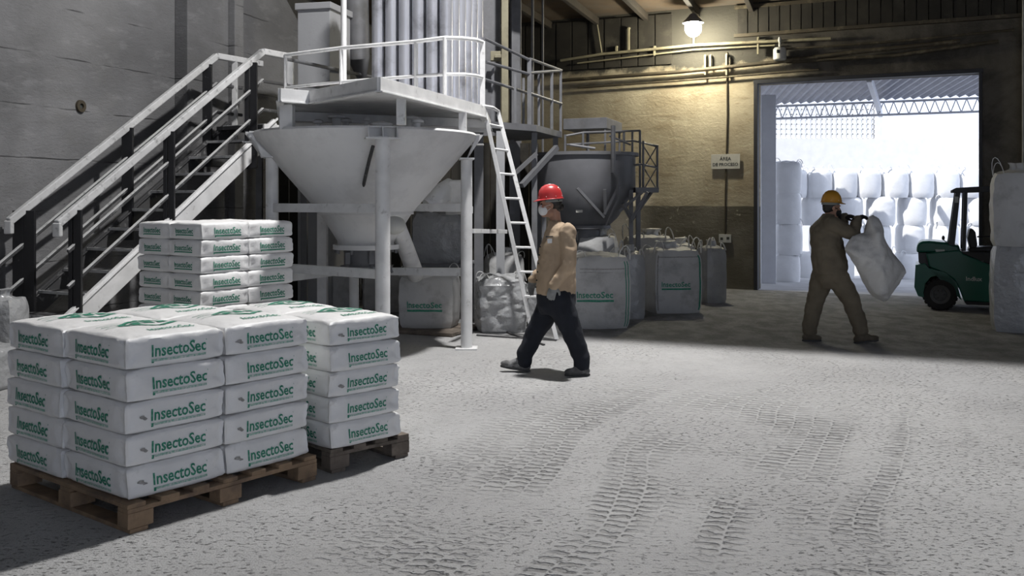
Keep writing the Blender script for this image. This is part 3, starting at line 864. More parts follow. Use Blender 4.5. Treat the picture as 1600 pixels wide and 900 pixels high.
# =================================================================== BIG BAGS
def bigbag(w, d, h, seed, printed=True, stripes=False, mtl='woven', open_top=False, loops=True, nx=14, text='InsectoSec', wrink=1.0,
           tuft=True, textpos=(0.0, 0.42), textw=0.62, band=False, rnd_=0.42):
    """returns list of (partname, mesh) ; first one is the body"""
    rnd = random.Random(seed); ofs = Vector((seed * 2.3, seed * 0.7, seed))
    a, b = w / 2, d / 2
    def fn(p):
        u, v, t = p.x / a, p.y / b, p.z / h
        x, y, z = p.x, p.y, p.z
        # round the plan: square at the seams, bellied at mid height
        rr = 0.80 + 0.20 * (1 - 4 * (t - 0.5) ** 2)
        m_ = max(abs(u), abs(v)); l_ = math.hypot(u, v) or 1e-6
        kk = 1 + (m_ / l_ - 1) * rnd_
        x *= kk; y *= kk
        belly = 0.055 * (1 - abs(2 * t - 1) ** 2.2)
        x *= 1 + belly; y *= 1 + belly
        sh = 0.10 * max(0, (t - 0.86) / 0.14) ** 2 + 0.06 * max(0, (0.10 - t) / 0.10) ** 2
        x *= 1 - sh; y *= 1 - sh
        q = Vector((x, y, z)) * (5 / max(w, 0.5)) + ofs
        n1 = noise.noise(q); n2 = noise.noise(Vector((q.x * 1.2, q.y * 1.2, q.z * 3.6)) + Vector((7, 3, 1)))
        k = (0.022 * n1 + 0.014 * n2) * wrink * w
        l2 = math.hypot(x, y) or 1e-6
        x += x / l2 * k; y += y / l2 * k
        if t > 0.95:
            z += 0.05 * h * (1 - m_ ** 2) + 0.03 * noise.noise(Vector((x, y, 0)) * 9 + ofs)
        z += 0.006 * n2 * (1 if t > 0.02 else 0)
        return Vector((x, y, z))
    vs, fs = soft(a, b, h, nx, nx, nx, fn)
    mb = MB(); mb.add(vs, fs, 0, True)
    def put(tv, tf, cx, cz, wd, mi, off=0.006):
        out = [fn(Vector((cx + x * wd, -b, cz + y * wd))) + Vector((0, -off, 0)) for (x, y) in tv]
        mb.add(out, tf, mi, False)
    def strip(x0, x1, z0, z1, nn=12, vert=False):
        tv = []; tf = []
        for i in range(nn + 1):
            if vert:
                zz = z0 + (z1 - z0) * i / nn; tv += [(x0, zz), (x1, zz)]
            else:
                xx = x0 + (x1 - x0) * i / nn; tv += [(xx, z0), (xx, z1)]
        for i in range(nn): tf.append((i * 2, i * 2 + 2, i * 2 + 3, i * 2 + 1))
        return tv, tf
    if printed:
        tv, tf, hr = text2d(text)
        wd = w * textw; cx, cz = w * textpos[0], h * textpos[1]
        put(tv, tf, cx, cz, wd, 1)
        s0, s1 = strip(-0.5, 0.52, -hr / 2 - 0.10, -hr / 2 - 0.045); put(s0, s1, cx, cz, wd, 1)
    if stripes:
        for xx in (0.40, 0.455):
            s0, s1 = strip(a * 2 * xx - 0.007, a * 2 * xx + 0.007, 0.03 * h, 0.94 * h, 16, True); put(s0, s1, 0, 0, 1, 1)
        s0, s1 = strip(-0.42 * w, 0.38 * w, h * 0.83, h * 0.845); put(s0, s1, 0, 0, 1, 2)
        s0, s1 = strip(-0.42 * w, 0.15 * w, h * 0.785, h * 0.793); put(s0, s1, 0, 0, 1, 2)
    if band:
        s0, s1 = strip(-0.47 * w, -0.44 * w, 0.05 * h, 0.93 * h, 16, True); put(s0, s1, 0, 0, 1, 2)
        s0, s1 = strip(0.42 * w, 0.46 * w, 0.05 * h, 0.93 * h, 16, True); put(s0, s1, 0, 0, 1, 1)
        s0, s1 = strip(-0.44 * w, 0.42 * w, 0.895 * h, 0.91 * h); put(s0, s1, 0, 0, 1, 2)
    out = [('body', mb.mesh('big_bag', [mtl, 'green_ink', 'scuff']))]
    if loops:
        for i, (sx, sy) in enumerate(((-1, -1), (1, -1), (-1, 1), (1, 1))):
            m = MB(); c = Vector((sx * a * 0.74, sy * b * 0.74, h * 0.96)); hh = rnd.uniform(0.10, 0.26) * h
            lean = Vector((rnd.uniform(-0.5, 0.5) * hh * 0.5, rnd.uniform(-0.5, 0.5) * hh * 0.5, 0))
            pts = []
            for k in range(9):
                th = math.pi * k / 8
                pts.append(c + Vector((-sx * math.cos(th) * 0.10 * w, 0, math.sin(th) * hh)) + lean * math.sin(th))
            rv = []; rf = []
            for k in range(9):
                tg = (pts[min(k + 1, 8)] - pts[max(k - 1, 0)]).normalized(); nn = tg.cross(Vector((0, 1, 0))).normalized() * 0.004
                for sy_, sn in ((-1, -1), (1, -1), (1, 1), (-1, 1)): rv.append(pts[k] + Vector((0, 0.02 * sy_, 0)) + nn * sn)
            for k in range(8):
                for q in range(4): rf.append((k * 4 + q, k * 4 + (q + 1) % 4, k * 4 + 4 + (q + 1) % 4, k * 4 + 4 + q))
            m.add(rv, rf, 0, True)
            out.append(('lifting_strap', m.mesh('lifting_strap', 'strap_white' if mtl != 'woven_bright' else 'woven_bright')))
    if tuft:
        m = MB(); n = 20; rings = []
        for k in range(6):
            t = k / 5; r_ = w * (0.30 - 0.20 * math.sin(t * math.pi * 0.55) + (0.10 * t * t))
            vs = []
            for i in range(n):
                th = 2 * math.pi * i / n; rr = r_ * (1 + 0.16 * math.sin(th * 5 + seed) + 0.10 * math.sin(th * 9 + seed * 2) * t)
                vs.append(Vector((math.cos(th) * rr + 0.10 * w * t * math.sin(seed), math.sin(th) * rr, h * (0.97 + 0.17 * t))) + Vector((0, 0, 0.02 * noise.noise(Vector((th, t * 3, seed))))))
            rings.append(vs)
        allv = [v for r_ in rings for v in r_]; fs = []
        for k in range(5):
            for i in range(n):
                i2 = (i + 1) % n; fs.append((k * n + i, k * n + i2, (k + 1) * n + i2, (k + 1) * n + i))
        fs.append(tuple(5 * n + i for i in range(n)))
        m.add(allv, fs, 0, True)
        out.append(('filling_spout', m.mesh('filling_spout', mtl)))
    return out

def place_bag(parts, loc, rz, label, group=None, scale=1.0, name='big_bag', cat='bulk bag'):
    o = obj(name, parts[0][1], loc, rz); o.scale = (scale,) * 3
    for pn, me in parts[1:]:
        c = bpy.data.objects.new(pn, me); C.objects.link(c); c.parent = o
    return tag(o, label, cat, group)

def gbag(x0, x1, yb, yt, rz, seed, label, group, dscale=1.0, **kw):
    """bag standing on the floor whose front spans x0..x1, base row yb, top row yt"""
    c = G((x0 + x1) / 2, yb)
    w = (x1 - x0) / FPX * c.y; h = (yb - yt) / FPX * c.y
    w2 = w / (abs(math.cos(rz)) + dscale * abs(math.sin(rz)))
    d = w2 * dscale
    parts = bigbag(w2, d, h, seed, **kw)
    c = c + Vector((0, d / 2 * 0.92, 0))
    return place_bag(parts, (c.x, c.y, 0.0), rz, label, group)

GB = 'bulk bags in front of the rear hopper'
gbag(884, 990, 514, 402, R(7), 3, 'white bulk bag with green side stripes, right behind the person in the red helmet', GB, stripes=True, textpos=(-0.16, 0.48), textw=0.62, wrink=0.5, tuft=False)
gbag(968, 1010, 499, 398, R(10), 4, 'narrow dusty bulk bag squeezed between the two printed bags at the rear hopper', GB, mtl='film', printed=False, dscale=1.6)
gbag(1008, 1102, 490, 392, R(9), 5, 'white bulk bag with small green lettering, right of the green-striped bag', GB, band=True, wrink=0.6, textpos=(-0.08, 0.47), textw=0.56)
gbag(1094, 1138, 474, 388, R(12), 6, 'slim bulk bag with tall loops at the right end, below the wall socket', GB, printed=False, mtl='film', dscale=1.3)
GD = 'dusty bulk bags behind the row at the rear hopper'
gbag(900, 972, 478, 372, R(-8), 7, 'grey dusty bulk bag under the outlet of the rear hopper', GD, printed=False)
gbag(975, 1060, 469, 372, R(14), 8, 'grey dusty bulk bag with a slumped top behind the small-lettered bag', GD, printed=False)
gbag(1040, 1090, 466, 384, R(5), 9, 'low dusty bulk bag against the wall left of the slim looped bag', GD, printed=False)
GL = 'bulk bags under and beside the big hopper'
# low wooden platform that carries the printed bag by the hopper leg
pp = G(600, 519); qq = G(724, 527)
m = MB(); m.box((0, 0, 0.03), ((qq - pp).length + 0.1, 0.9, 0.035)); m.box((0, -0.40, 0.0125 / 2 + 0.003), ((qq - pp).length + 0.1, 0.08, 0.019)); m.box((0, 0.40, 0.0095), ((qq - pp).length + 0.1, 0.08, 0.019))
o = m.build('wooden_board', 'grey_wood', bevel=0.004); mid = (pp + qq) / 2; o.location = (mid.x, mid.y + 0.42, 0); o.rotation_euler = (0, 0, math.atan2(qq.y - pp.y, qq.x - pp.x))
tag(o, 'low dark wooden platform under the printed bulk bag by the hopper leg', 'board')
c = G(668, 513, 0.05); w = 92 / FPX * c.y; h = 84 / FPX * c.y
parts = bigbag(w, w, h, 12, textpos=(-0.02, 0.44), textw=0.60, wrink=0.5, tuft=False, loops=True)
place_bag(parts, (c.x, c.y + w / 2 * 0.95, 0.0475), R(-4), 'white printed bulk bag being filled by the slanting spout beside the hopper leg', GL)
gbag(738, 826, 521, 436, R(6), 13, 'crumpled plain bulk bag right of the hopper leg, before the ladder', GL, printed=False, wrink=2.6, mtl='film', tuft=False, nx=24, rnd_=0.6)
gbag(824, 872, 512, 440, R(-5), 14, 'crumpled plain bulk bag behind the ladder and the walking worker', GL, printed=False, wrink=1.6, mtl='film')
gbag(752, 822, 484, 400, R(10), 15, 'dark dusty bulk bag in the shade behind the ladder', GL, printed=False)
gbag(842, 905, 492, 395, R(10), 16, 'dusty bulk bag standing behind the walking worker under the rear hopper', GL, printed=False)
gbag(470, 560, 486, 420, R(15), 17, 'dusty slumped bulk bag in the dark under the hopper', GL, printed=False, loops=False)
gbag(560, 640, 488, 425, R(5), 18, 'dusty bulk bag in the dark behind the central hopper leg', GL, printed=False)
# bag standing on the rear beam, under the hopper
# right edge: two tall wrapped bags on top of each other
c = G(1614, 521)
w = 84 / FPX * c.y; hh = 135 / FPX * c.y
parts = bigbag(w, w, hh, 21, printed=False, mtl='film', wrink=1.0, tuft=False, loops=False)
place_bag(parts, (c.x, c.y + 0.3, 0), R(-25), 'film-wrapped bulk bag on the floor at the right edge beside the forklift', 'wrapped bags at the right edge')
parts = bigbag(w * 0.98, w, hh * 0.86, 22, printed=False, mtl='woven', wrink=0.9, tuft=True, loops=True)
place_bag(parts, (c.x, c.y + 0.3, hh * 1.0), R(-27), 'pale bulk bag stacked on the wrapped bag at the right edge', 'wrapped bags at the right edge')
# left edge: sacks beside the stair foot
c = G(-24, 612)
parts = bigbag(0.55, 0.5, 0.36, 31, printed=False, mtl='film', tuft=False, loops=False)
place_bag(parts, (c.x - 0.12, c.y + 0.2, 0), 0, 'grey dusty sack on the floor at the left edge beside the front pallet', None, name='dusty_sack', cat='sack')
c = P(-22, 500, 9.3)
parts = bigbag(0.42, 0.42, 0.66, 32, printed=False, mtl='film', tuft=True, loops=False)
place_bag(parts, (c.x - 0.02, c.y + 0.3, 0), 0, 'pale bulk bag at the left edge in front of the stair foot', None)

# ---- stacks of bags out in the yard
yb = [bigbag(0.66, 0.66, 0.70, 50 + i, printed=False, mtl='woven_bright', nx=10, wrink=0.5, loops=(i < 2), tuft=False, rnd_=0.85) for i in range(3)]
TIER = ['ground tier', 'second tier', 'third tier', 'top tier']
xs_t = [[1232, 1262, 1316, 1372, 1425, 1480, 1535], [1232, 1290, 1330, 1372, 1425, 1478, 1530], [1226, 1278, 1330, 1379, 1428, 1480, 1532], [1241, 1281, 1319, 1358, 1399, 1440, 1480, 1520]]
COLN = ['first', 'second', 'third', 'fourth', 'fifth', 'sixth', 'seventh', 'eighth']
rnd = random.Random(11)
BH = 0.70
for k in range(4):
    for i, x in enumerate(xs_t[k]):
        p = P(x, 300, YY + 0.2)
        sc_x = 1.0
        o = place_bag(yb[(i + k) % 3], (p.x + rnd.uniform(-0.02, 0.02), YY + 0.35 + rnd.uniform(-0.05, 0.05), YZ + k * BH), rnd.uniform(-0.1, 0.1),
                  'white bulk bag in the yard stack, %s, %s from the left' % (TIER[k], COLN[i]), 'bulk bags stacked across the yard')
    # nearer pile at the left of the doorway
    p = P(1226 if k % 2 else 1230, 300, 21.6)
    zg = YZ
    if k < 4:
        for j, yy_ in enumerate((21.9, 22.8)):
            gz = -0.40 * min(1.0, (yy_ - 17.3) / 6.0)
            px = P(1229, 300, yy_).x
            place_bag(yb[(k + j) % 3], (px + rnd.uniform(-0.03, 0.03) - 0.02, yy_, gz + k * 0.70), rnd.uniform(-0.1, 0.1),
                  'white bulk bag in the yard side pile left of the doorway, %s, %s' % (TIER[k], ('nearer column', 'farther column')[j]), 'bulk bags in the side pile')

# =================================================================== STAIRCASE
ST = empty('steel_staircase', (-5.2, 10.2, 0), label='steel staircase with black posts and dusty handrails rising along the concrete wall', cat='staircase')
P0 = Vector((-4.67, 10.61, 0.43)); P1 = Vector((-3.38, 13.02, 2.41)); SV = P1 - P0
Nn = Vector((-SV.y, SV.x, 0)).normalized()
WS = 0.85
def sp(s, w=0.0, z=0.0): return P0 + SV * s + Nn * w + Vector((0, 0, z))
sb = -0.29       # the floor
SZ = 0.135
def s_at(x, w_):
    """stair parameter where the rail at offset w_ passes column x"""
    m_ = (x - 800) / FPX; q = P0 + Nn * w_
    return (m_ * q.y - q.x) / (SV.x - m_ * SV.y)
def chs(m, name, mt, bevel=0): return ch(m.build(name, mt, bevel=bevel), ST)
for w_ in (0, WS):
    m = MB(); m.bar(sp(sb, w_, SZ - 0.08), sp(1.10, w_, SZ - 0.08), 0.05, 0.24)
    m.bar(sp(sb, w_ + (-0.03), SZ + 0.035), sp(1.10, w_ - 0.03, SZ + 0.035), 0.05, 0.012)
    chs(m, 'stringer', 'white_paint' if w_ == 0 else 'dark_tread', 0.004)
ntr = 12
for i in range(ntr):
    s_ = sb + 0.09 + (1.05 - sb - 0.06) * i / (ntr - 1)
    c0 = sp(s_, 0.03, SZ - 0.03); c1 = sp(s_, WS - 0.03, SZ - 0.03)
    m = MB(); m.bar(c0, c1, 0.23, 0.03, up=(0, 0, 1)); nd = Vector((SV.x, SV.y, 0)).normalized() * 0.118
    m.bar(c0 - nd, c1 - nd, 0.012, 0.034, mi=1)
    ch(m.build('tread', ['dark_tread', 'dusty_rail'], bevel=0.002), ST)
# rails: near (w=0) and wall side (w=WS); handrail then two mid rails
def rail(w_, z_, s0, s1, wd, hgt, mt, name, curl=False, land=0.0):
    a0 = sp(s0, w_, z_); a1 = sp(s1, w_, z_)
    m = MB()
    m.bar(a0, a1, wd, hgt)
    if land:
        e = a1 + Vector((SV.x, SV.y, 0)).normalized() * land
        m.bar(a1 - Vector((0, 0, 0.002)), e, wd, hgt)
    if curl: m.bar(a0 + Vector((0, 0, 0.01)), a0 + Vector((0, 0, -0.14)), wd, hgt, up=(1, 0, 0))
    chs(m, name, mt, 0.012)
rail(0, 1.25, -0.145, 1.0, 0.075, 0.085, 'dusty_rail', 'handrail', True, 0.55)
rail(WS, 1.25, s_at(14, WS), 1.0, 0.075, 0.085, 'dusty_rail', 'handrail', True, 0.9)
for w_, st in ((0, -0.10), (WS, -0.25)):
    for z_ in (0.85, 0.46):
        rail(w_, z_, st, 1.0, 0.03, 0.045, 'dark_tread' if w_ == 0 else 'dark_tread', 'mid_rail', False, 0.5)
for z_ in (0.885, 0.492):   # dust lying on the rails
    m = MB(); m.bar(sp(-0.10, 0, z_ - 0.008), sp(1.0, 0, z_ - 0.008), 0.032, 0.012); chs(m, 'mid_rail', 'dusty_rail')
    m = MB(); m.bar(sp(-0.25, WS, z_ - 0.008), sp(1.0, WS, z_ - 0.008), 0.032, 0.012); chs(m, 'mid_rail', 'dusty_rail')
def apost(s_, w_, x0, x1, z_bot=-0.18):
    p = sp(s_, w_, 0); k = p.y / FPX
    m = MB(); m.box((p.x + (x0 + x1) / 2 * k, p.y, p.z + (1.235 + z_bot) / 2), ((x1 - x0) * k, 0.05, 1.235 - z_bot)); chs(m, 'post', 'black_steel', 0.003)
def spost(w_, s_, wd, wide, z_top=1.22, z_bot=-0.18, gap=True):
    p = sp(s_, w_, 0); sd = Vector((SV.x, SV.y, 0)).normalized()
    for k in ((-1, 1) if gap else (0,)):
        q = p + sd * k * wide * 0.32
        m = MB(); m.bar(q + Vector((0, 0, z_bot)), q + Vector((0, 0, z_top)), wide * (0.30 if gap else 1), wd, up=Nn)
        chs(m, 'post', 'black_steel', 0.003)
for x, q in ((118, ((-10, -4), (-2, 10))), (264, ((-8, -2), (0, 9))), (392, ((-9, -3), (-1, 10)))):
    for x0, x1 in q: apost(s_at(x, 0), 0, x0, x1)
apost(s_at(38, WS), WS, -17, -1, -0.05); apost(s_at(38, WS), WS, -1, 17, -0.05); apost(s_at(200, WS), WS, -9, 8); apost(s_at(324, WS), WS, -7, 7)
# gate post at the head of the stairs and its landing
top_e = sp(1.0, 0, 0) + Vector((SV.x, SV.y, 0)).normalized() * 0.55
m = MB(); m.bar(Vector((top_e.x, top_e.y, 2.45)), Vector((top_e.x, top_e.y, 3.62)), 0.09, 0.09, up=(0, 1, 0)); chs(m, 'post', 'white_paint', 0.005)
te2 = sp(1.0, WS, 0) + Vector((SV.x, SV.y, 0)).normalized() * 0.35
m = MB(); m.bar(Vector((te2.x, te2.y, 2.45)), Vector((te2.x, te2.y, 3.62)), 0.07, 0.07, up=(0, 1, 0)); chs(m, 'post', 'dusty_rail', 0.005)
dirh = Vector((SV.x, SV.y, 0)).normalized()
zl = 2.62
pts = [sp(1.0, 0, 0), sp(1.0, WS, 0), sp(1.0, WS, 0) + dirh * 0.85, sp(1.0, 0, 0) + dirh * 0.85]
m = MB(); m.prism([(p.x, p.y, zl) for p in pts], (0, 0, 0.05)); chs(m, 'landing', 'dark_tread')
m = MB(); m.bar(Vector((pts[0].x, pts[0].y, zl - 0.03)), Vector((pts[3].x, pts[3].y, zl - 0.03)), 0.05, 0.18); chs(m, 'landing_edge', 'white_paint', 0.004)
# landing supports to the floor
for q in (pts[2], pts[3]):
    m = MB(); m.box((q.x, q.y, zl / 2), (0.09, 0.09, zl)); chs(m, 'support_leg', 'grey_steel', 0.004)

# =================================================================== BIG HOPPER AND ITS FRAME
HC = Vector((-1.60, 10.53, 0)); HR = 1.20; RZ = 2.36
HP = empty('hopper', HC, label='large white conical hopper on round legs under the railed platform', cat='hopper')
def chh(m, name, mt, bevel=0): return ch(m.build(name, mt, bevel=bevel), HP)
m = MB(); m.lathe(HC, [(HR - 0.02, RZ + 0.005), (HR, RZ + 0.012), (HR + 0.012, RZ - 0.01), (HR - 0.0, RZ - 0.045), (0.50, 1.50), (0.31, 1.20), (0.30, 1.12), (0.27, 1.12), (0.28, 1.2), (0.48, 1.52), (HR - 0.035, RZ - 0.04), (HR - 0.02, RZ + 0.005)], 72)
chh(m, 'cone', 'hopper_paint')
m = MB(); m.lathe(HC, [(0.34, 1.16), (0.36, 1.16), (0.36, 1.11), (0.34, 1.11)], 48); m.lathe(HC, [(0.505, 1.53), (0.52, 1.53), (0.52, 1.49), (0.505, 1.49)], 48)
chh(m, 'flange', 'hopper_paint')
m = MB(); m.lathe(HC, [(0.24, 1.11), (0.24, 0.93), (0.28, 0.93), (0.28, 0.89), (0.15, 0.86), (0.15, 0.80)], 36, cap1=True)
for i in range(10):
    th = i / 10 * 2 * math.pi; m.box(HC + Vector((math.cos(th) * 0.33, math.sin(th) * 0.33, 1.09)), (0.025, 0.025, 0.05))
chh(m, 'outlet_valve', 'grey_steel')
# clamps on the outlet
for th in (-2.2, -1.2, -0.4):
    m = MB(); m.box(HC + Vector((math.cos(th) * 0.27, math.sin(th) * 0.27, 1.02)), (0.05, 0.05, 0.12)); m.tube([HC + Vector((math.cos(th) * 0.27, math.sin(th) * 0.27, 0.95)), HC + Vector((math.cos(th) * 0.33, math.sin(th) * 0.33, 0.86))], 0.015, 8)
    chh(m, 'clamp', 'grey_steel')
LC = Vector(((598 - 800) / FPX * 9.25, 9.25, 0)); LR = G(729, 545); LL = Vector(((425 - 800) / FPX * 10.25, 10.25, 0)); LB = HC + (HC - LC) * 0.92
for p, r_, zt in ((LC, 0.072, 2.24), (LR, 0.064, 2.10), (LL, 0.066, 2.10), (LB, 0.06, 2.2)):
    m = MB(); m.tube([p, p + Vector((0, 0, zt))], r_, 20); m.box(p + Vector((0, 0, 0.008)), (0.24, 0.24, 0.016))
    chh(m, 'leg', 'white_paint')
# brackets between legs and rim
for p, zt in ((LC, 2.24), (LR, 2.10), (LL, 2.10)):
    d = (p - HC); d.z = 0; d.normalize(); s_ = Vector((-d.y, d.x, 0))
    m = MB()
    cpt = HC + d * (HR + 0.01)
    m.box(cpt + Vector((0, 0, RZ - 0.10)), (0.16, 0.16, 0.012))
    for k in (-0.14, 0, 0.14):
        a0 = cpt + s_ * k + Vector((0, 0, RZ))
        m.prism([a0, a0 + d * 0.07, p + s_ * k + Vector((0, 0, zt)) , a0 - d * 0.10 + Vector((0, 0, zt - RZ))], s_ * 0.012)
    m.bar(p - s_ * 0.17 + Vector((0, 0, zt)), p + s_ * 0.17 + Vector((0, 0, zt)), 0.16, 0.016)
    m.bar(cpt - s_ * 0.16 + Vector((0, 0, RZ + 0.0)), cpt + s_ * 0.16 + Vector((0, 0, RZ + 0.0)), 0.06, 0.016)
    chh(m, 'bracket', 'white_paint')
def beam(p, q, z, w, h, nm='beam', mt='white_paint', z2=None):
    m = MB(); m.bar(Vector((p.x, p.y, z)), Vector((q.x, q.y, z if z2 is None else z2)), w, h); return chh(m, nm, mt, 0.004)
beam(LL, LC, 1.565, 0.07, 0.09); beam(LL, LC, 0.93, 0.07, 0.09)
beam(LL, LB, 1.56, 0.07, 0.09); beam(LB, LR, 1.56, 0.07, 0.09); beam(LL, LB, 0.80, 0.07, 0.09); beam(LB, LR, 0.78, 0.07, 0.09, z2=0.85)
# slanting spout with its white elbow, filling the bag
SPT = []
e0 = P(618, 352, 10.0)
pts = [P(612, 345, 10.45), P(623, 358, 10.6), P(635, 390, 11.1), P(650, 430, 12.0), P(656, 447, 12.35)]
sp_ = empty('filling_spout', pts[0], label='slanting white filling spout running from the hopper down into the printed bulk bag', cat='pipe')
m = MB(); m.tube(pts, [0.088, 0.092, 0.098, 0.105, 0.108], 20); ch(m.build('pipe', 'white_paint'), sp_)
m = MB(); m.ball(P(616, 352, 9.75), (0.12, 0.11, 0.095), n=18, m=12); ch(m.build('elbow_cover', 'plastic_white'), sp_)
# a funnel-like open bag mouth around the spout
m = MB(); c = P(658, 446, 12.15); prof = []
m.lathe(c, [(0.11, -0.05), (0.19, -0.02), (0.27, 0.09), (0.34, 0.18), (0.33, 0.18), (0.25, 0.09), (0.16, 0.0), (0.09, -0.03)], 24, sy=0.8)
ch(m.build('bag_collar', 'woven'), sp_)
# level indicator rod hanging on the cone
m = MB(); m.tube([P(583, 228, 9.36), P(577, 250, 9.42), P(569, 285, 9.75), P(565, 312, 10.05)], 0.018, 8); o = m.build('hose', 'dark_tread'); recenter(o)
tag(o, 'thin dark hose hanging down the front of the big cone beside the central leg', 'hose')
# big clear-wrapped bag standing behind the hopper
SYY = 13.45
c = P(686, 413, 13.0)
w = 84 / FPX * 13.0
parts = bigbag(w, w * 0.8, 80 / FPX * 13.0, 41, printed=False, mtl='film', wrink=1.0, tuft=False, loops=False)
bgo = place_bag(parts, (c.x - 0.02, SYY, c.z), R(-6), 'upper film-wrapped bulk bag standing on the shelf beam behind the hopper', GL)
shl = empty('bag_shelf', (c.x, SYY, 0), label='low grey steel rack carrying the film-wrapped bag behind the hopper', cat='rack')
m = MB(); m.box((c.x, SYY, c.z - 0.02), (w + 0.25, 0.95, 0.04)); ch(m.build('shelf', 'grey_steel', bevel=0.004), shl)
for sx in (-1, 1):
    for sy in (-1, 1):
        m = MB(); m.box((c.x + sx * (w / 2 + 0.08), SYY + sy * 0.42, (c.z - 0.04) / 2), (0.06, 0.06, c.z - 0.04)); ch(m.build('leg', 'grey_steel'), shl)
# vibrator / blower on the right of the cone
vb = empty('blower', P(690, 310, 11.2), label='white blower housing at the right shoulder of the big cone', cat='machine')
m = MB(); m.tube([P(705, 285, 11.3), P(690, 305, 11.2), P(668, 322, 11.1)], [0.07, 0.14, 0.09], 16); ch(m.build('casing', 'white_paint'), vb)
m = MB(); m.box(P(712, 300, 11.25), (0.16, 0.16, 0.28)); ch(m.build('motor_box', 'white_paint', bevel=0.02), vb)
m = MB(); m.box(P(700, 305, 11.5) , (0.5, 0.25, 0.05)); m.bar(P(700, 330, 11.6), P(735, 328, 10.6), 0.06, 0.08); ch(m.build('mounting_plate', 'white_paint', bevel=0.005), vb)

# =================================================================== PLATFORM
ZU, ZT = 2.60, 2.71
A_ = Vector((-2.23, 9.22, 0)); B_ = Vector((-1.99, 9.45, 0)); C_ = Vector((-1.16, 8.36, 0)); D_ = Vector((-0.33, 10.95, 0)); E_ = Vector((-0.30, 13.2, 0)); F_ = Vector((-3.25, 13.6, 0))
PL = empty('work_platform', (-1.6, 11.0, 2.6), label='white steel work platform with pipe railings above the big hopper', cat='platform')
def chp(m, name, mt, bevel=0): return ch(m.build(name, mt, bevel=bevel), PL)
m = MB(); m.prism([(p.x, p.y, ZU + 0.03) for p in (A_, B_, C_, D_, E_, F_)], (0, 0, 0.06)); chp(m, 'deck', 'white_paint')
for p, q in ((A_, B_), (B_, C_), (C_, D_), (A_, F_), (D_, E_)):
    m = MB(); m.bar(Vector((p.x, p.y, 2.655)), Vector((q.x, q.y, 2.655)), 0.035, 0.13)
    m.bar(Vector((p.x, p.y, 2.593)), Vector((q.x, q.y, 2.593)), 0.07, 0.014); chp(m, 'edge_beam', 'white_paint', 0.002)
for k in (0.3, 0.65):
    m = MB(); p = A_.lerp(F_, k); q = D_.lerp(E_, k); m.bar(Vector((p.x, p.y, 2.57)), Vector((q.x, q.y, 2.57)), 0.06, 0.10); chp(m, 'cross_beam', 'white_paint', 0.003)
RZ_ = 2.71
rp = [(446, 86, 12.2), (533, 75, 11.7), (650, 65, 11.25), (695, 59, 10.95), (723, 60, 11.0), (743, 62, 11.15), (754, 66, 11.45)]
rt = [P(*q) for q in rp]
m = MB(); m.tube(rt, 0.024, 12); chp(m, 'top_rail', 'white_paint')
rm = [P(x, {446: 137, 533: 128, 650: 119, 695: 116, 723: 116, 743: 118, 754: 121}[x], Y) for x, y, Y in rp]
m = MB(); m.tube(rm, 0.02, 10); chp(m, 'mid_rail', 'white_paint')
for i in (0, 1, 2, 3, 6):
    m = MB(); p = rt[i]; w_ = 0.035 if i == 6 else 0.024
    if i == 6: m.bar(Vector((p.x, p.y, RZ_ - 0.1)), p + Vector((0, 0, 0.01)), 0.06, 0.06, up=(0, 1, 0))
    else: m.tube([Vector((p.x, p.y, RZ_ - 0.02)), p], w_, 10)
    chp(m, 'railing_post', 'white_paint')
for x, y, Y, s in ((449, 160, 9.6, 0.13), (627, 150, 9.0, 0.085), (723, 176, 10.35, 0.085)):
    b0 = P(x, y, Y); m = MB(); z1 = 2.60
    m.box((b0.x, b0.y, (2.35 + z1) / 2), (s, s, z1 - 2.35)); chp(m, 'support_column', 'white_paint', 0.005)
# back railing going away from the stair head
m = MB(); m.tube([P(447, 92, 12.3), P(560, 116, 15.0), P(610, 126, 16.4)], 0.025, 8); m.tube([P(452, 134, 12.3), P(560, 140, 15.0)], 0.02, 8); chp(m, 'rear_rail', 'grey_steel')
# added dark sheet standing in for shade behind the hopper and under the rear platform
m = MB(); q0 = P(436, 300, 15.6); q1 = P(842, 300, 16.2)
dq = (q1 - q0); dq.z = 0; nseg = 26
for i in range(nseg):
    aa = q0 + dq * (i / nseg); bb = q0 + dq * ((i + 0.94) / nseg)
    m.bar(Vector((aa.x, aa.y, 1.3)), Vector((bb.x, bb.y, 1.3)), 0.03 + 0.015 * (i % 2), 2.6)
struct(m.build('wall_shade_sheet', 'dark_cladding'))
# small fittings standing on the hopper lid
lid = empty('hopper_lid_fittings', HC + Vector((0, 0, RZ)), label='row of small valves and nozzles standing on the lid of the big hopper', cat='valve')
m = MB(); m.lathe(HC, [(0.01, RZ - 0.02), (1.12, RZ - 0.02), (1.12, RZ - 0.05), (0.01, RZ - 0.05)], 48, cap0=True, cap1=True); ch(m.build('lid_plate', 'white_paint'), HP)
for x, yt, Y, rr in ((497, 186, 10.3, 0.03), (526, 178, 10.4, 0.05), (540, 184, 10.6, 0.035), (572, 182, 10.2, 0.02), (640, 180, 10.4, 0.05), (596, 190, 9.75, 0.06), (652, 185, 10.0, 0.035)):
    p = P(x, yt, Y); m = MB(); m.lathe((p.x, p.y, 0), [(rr, RZ - 0.02), (rr, p.z - 0.05), (rr * 1.9, p.z - 0.045), (rr * 1.9, p.z - 0.02), (rr * 0.8, p.z)], 14, cap1=True); ch(m.build('nozzle', 'hopper_paint'), lid)

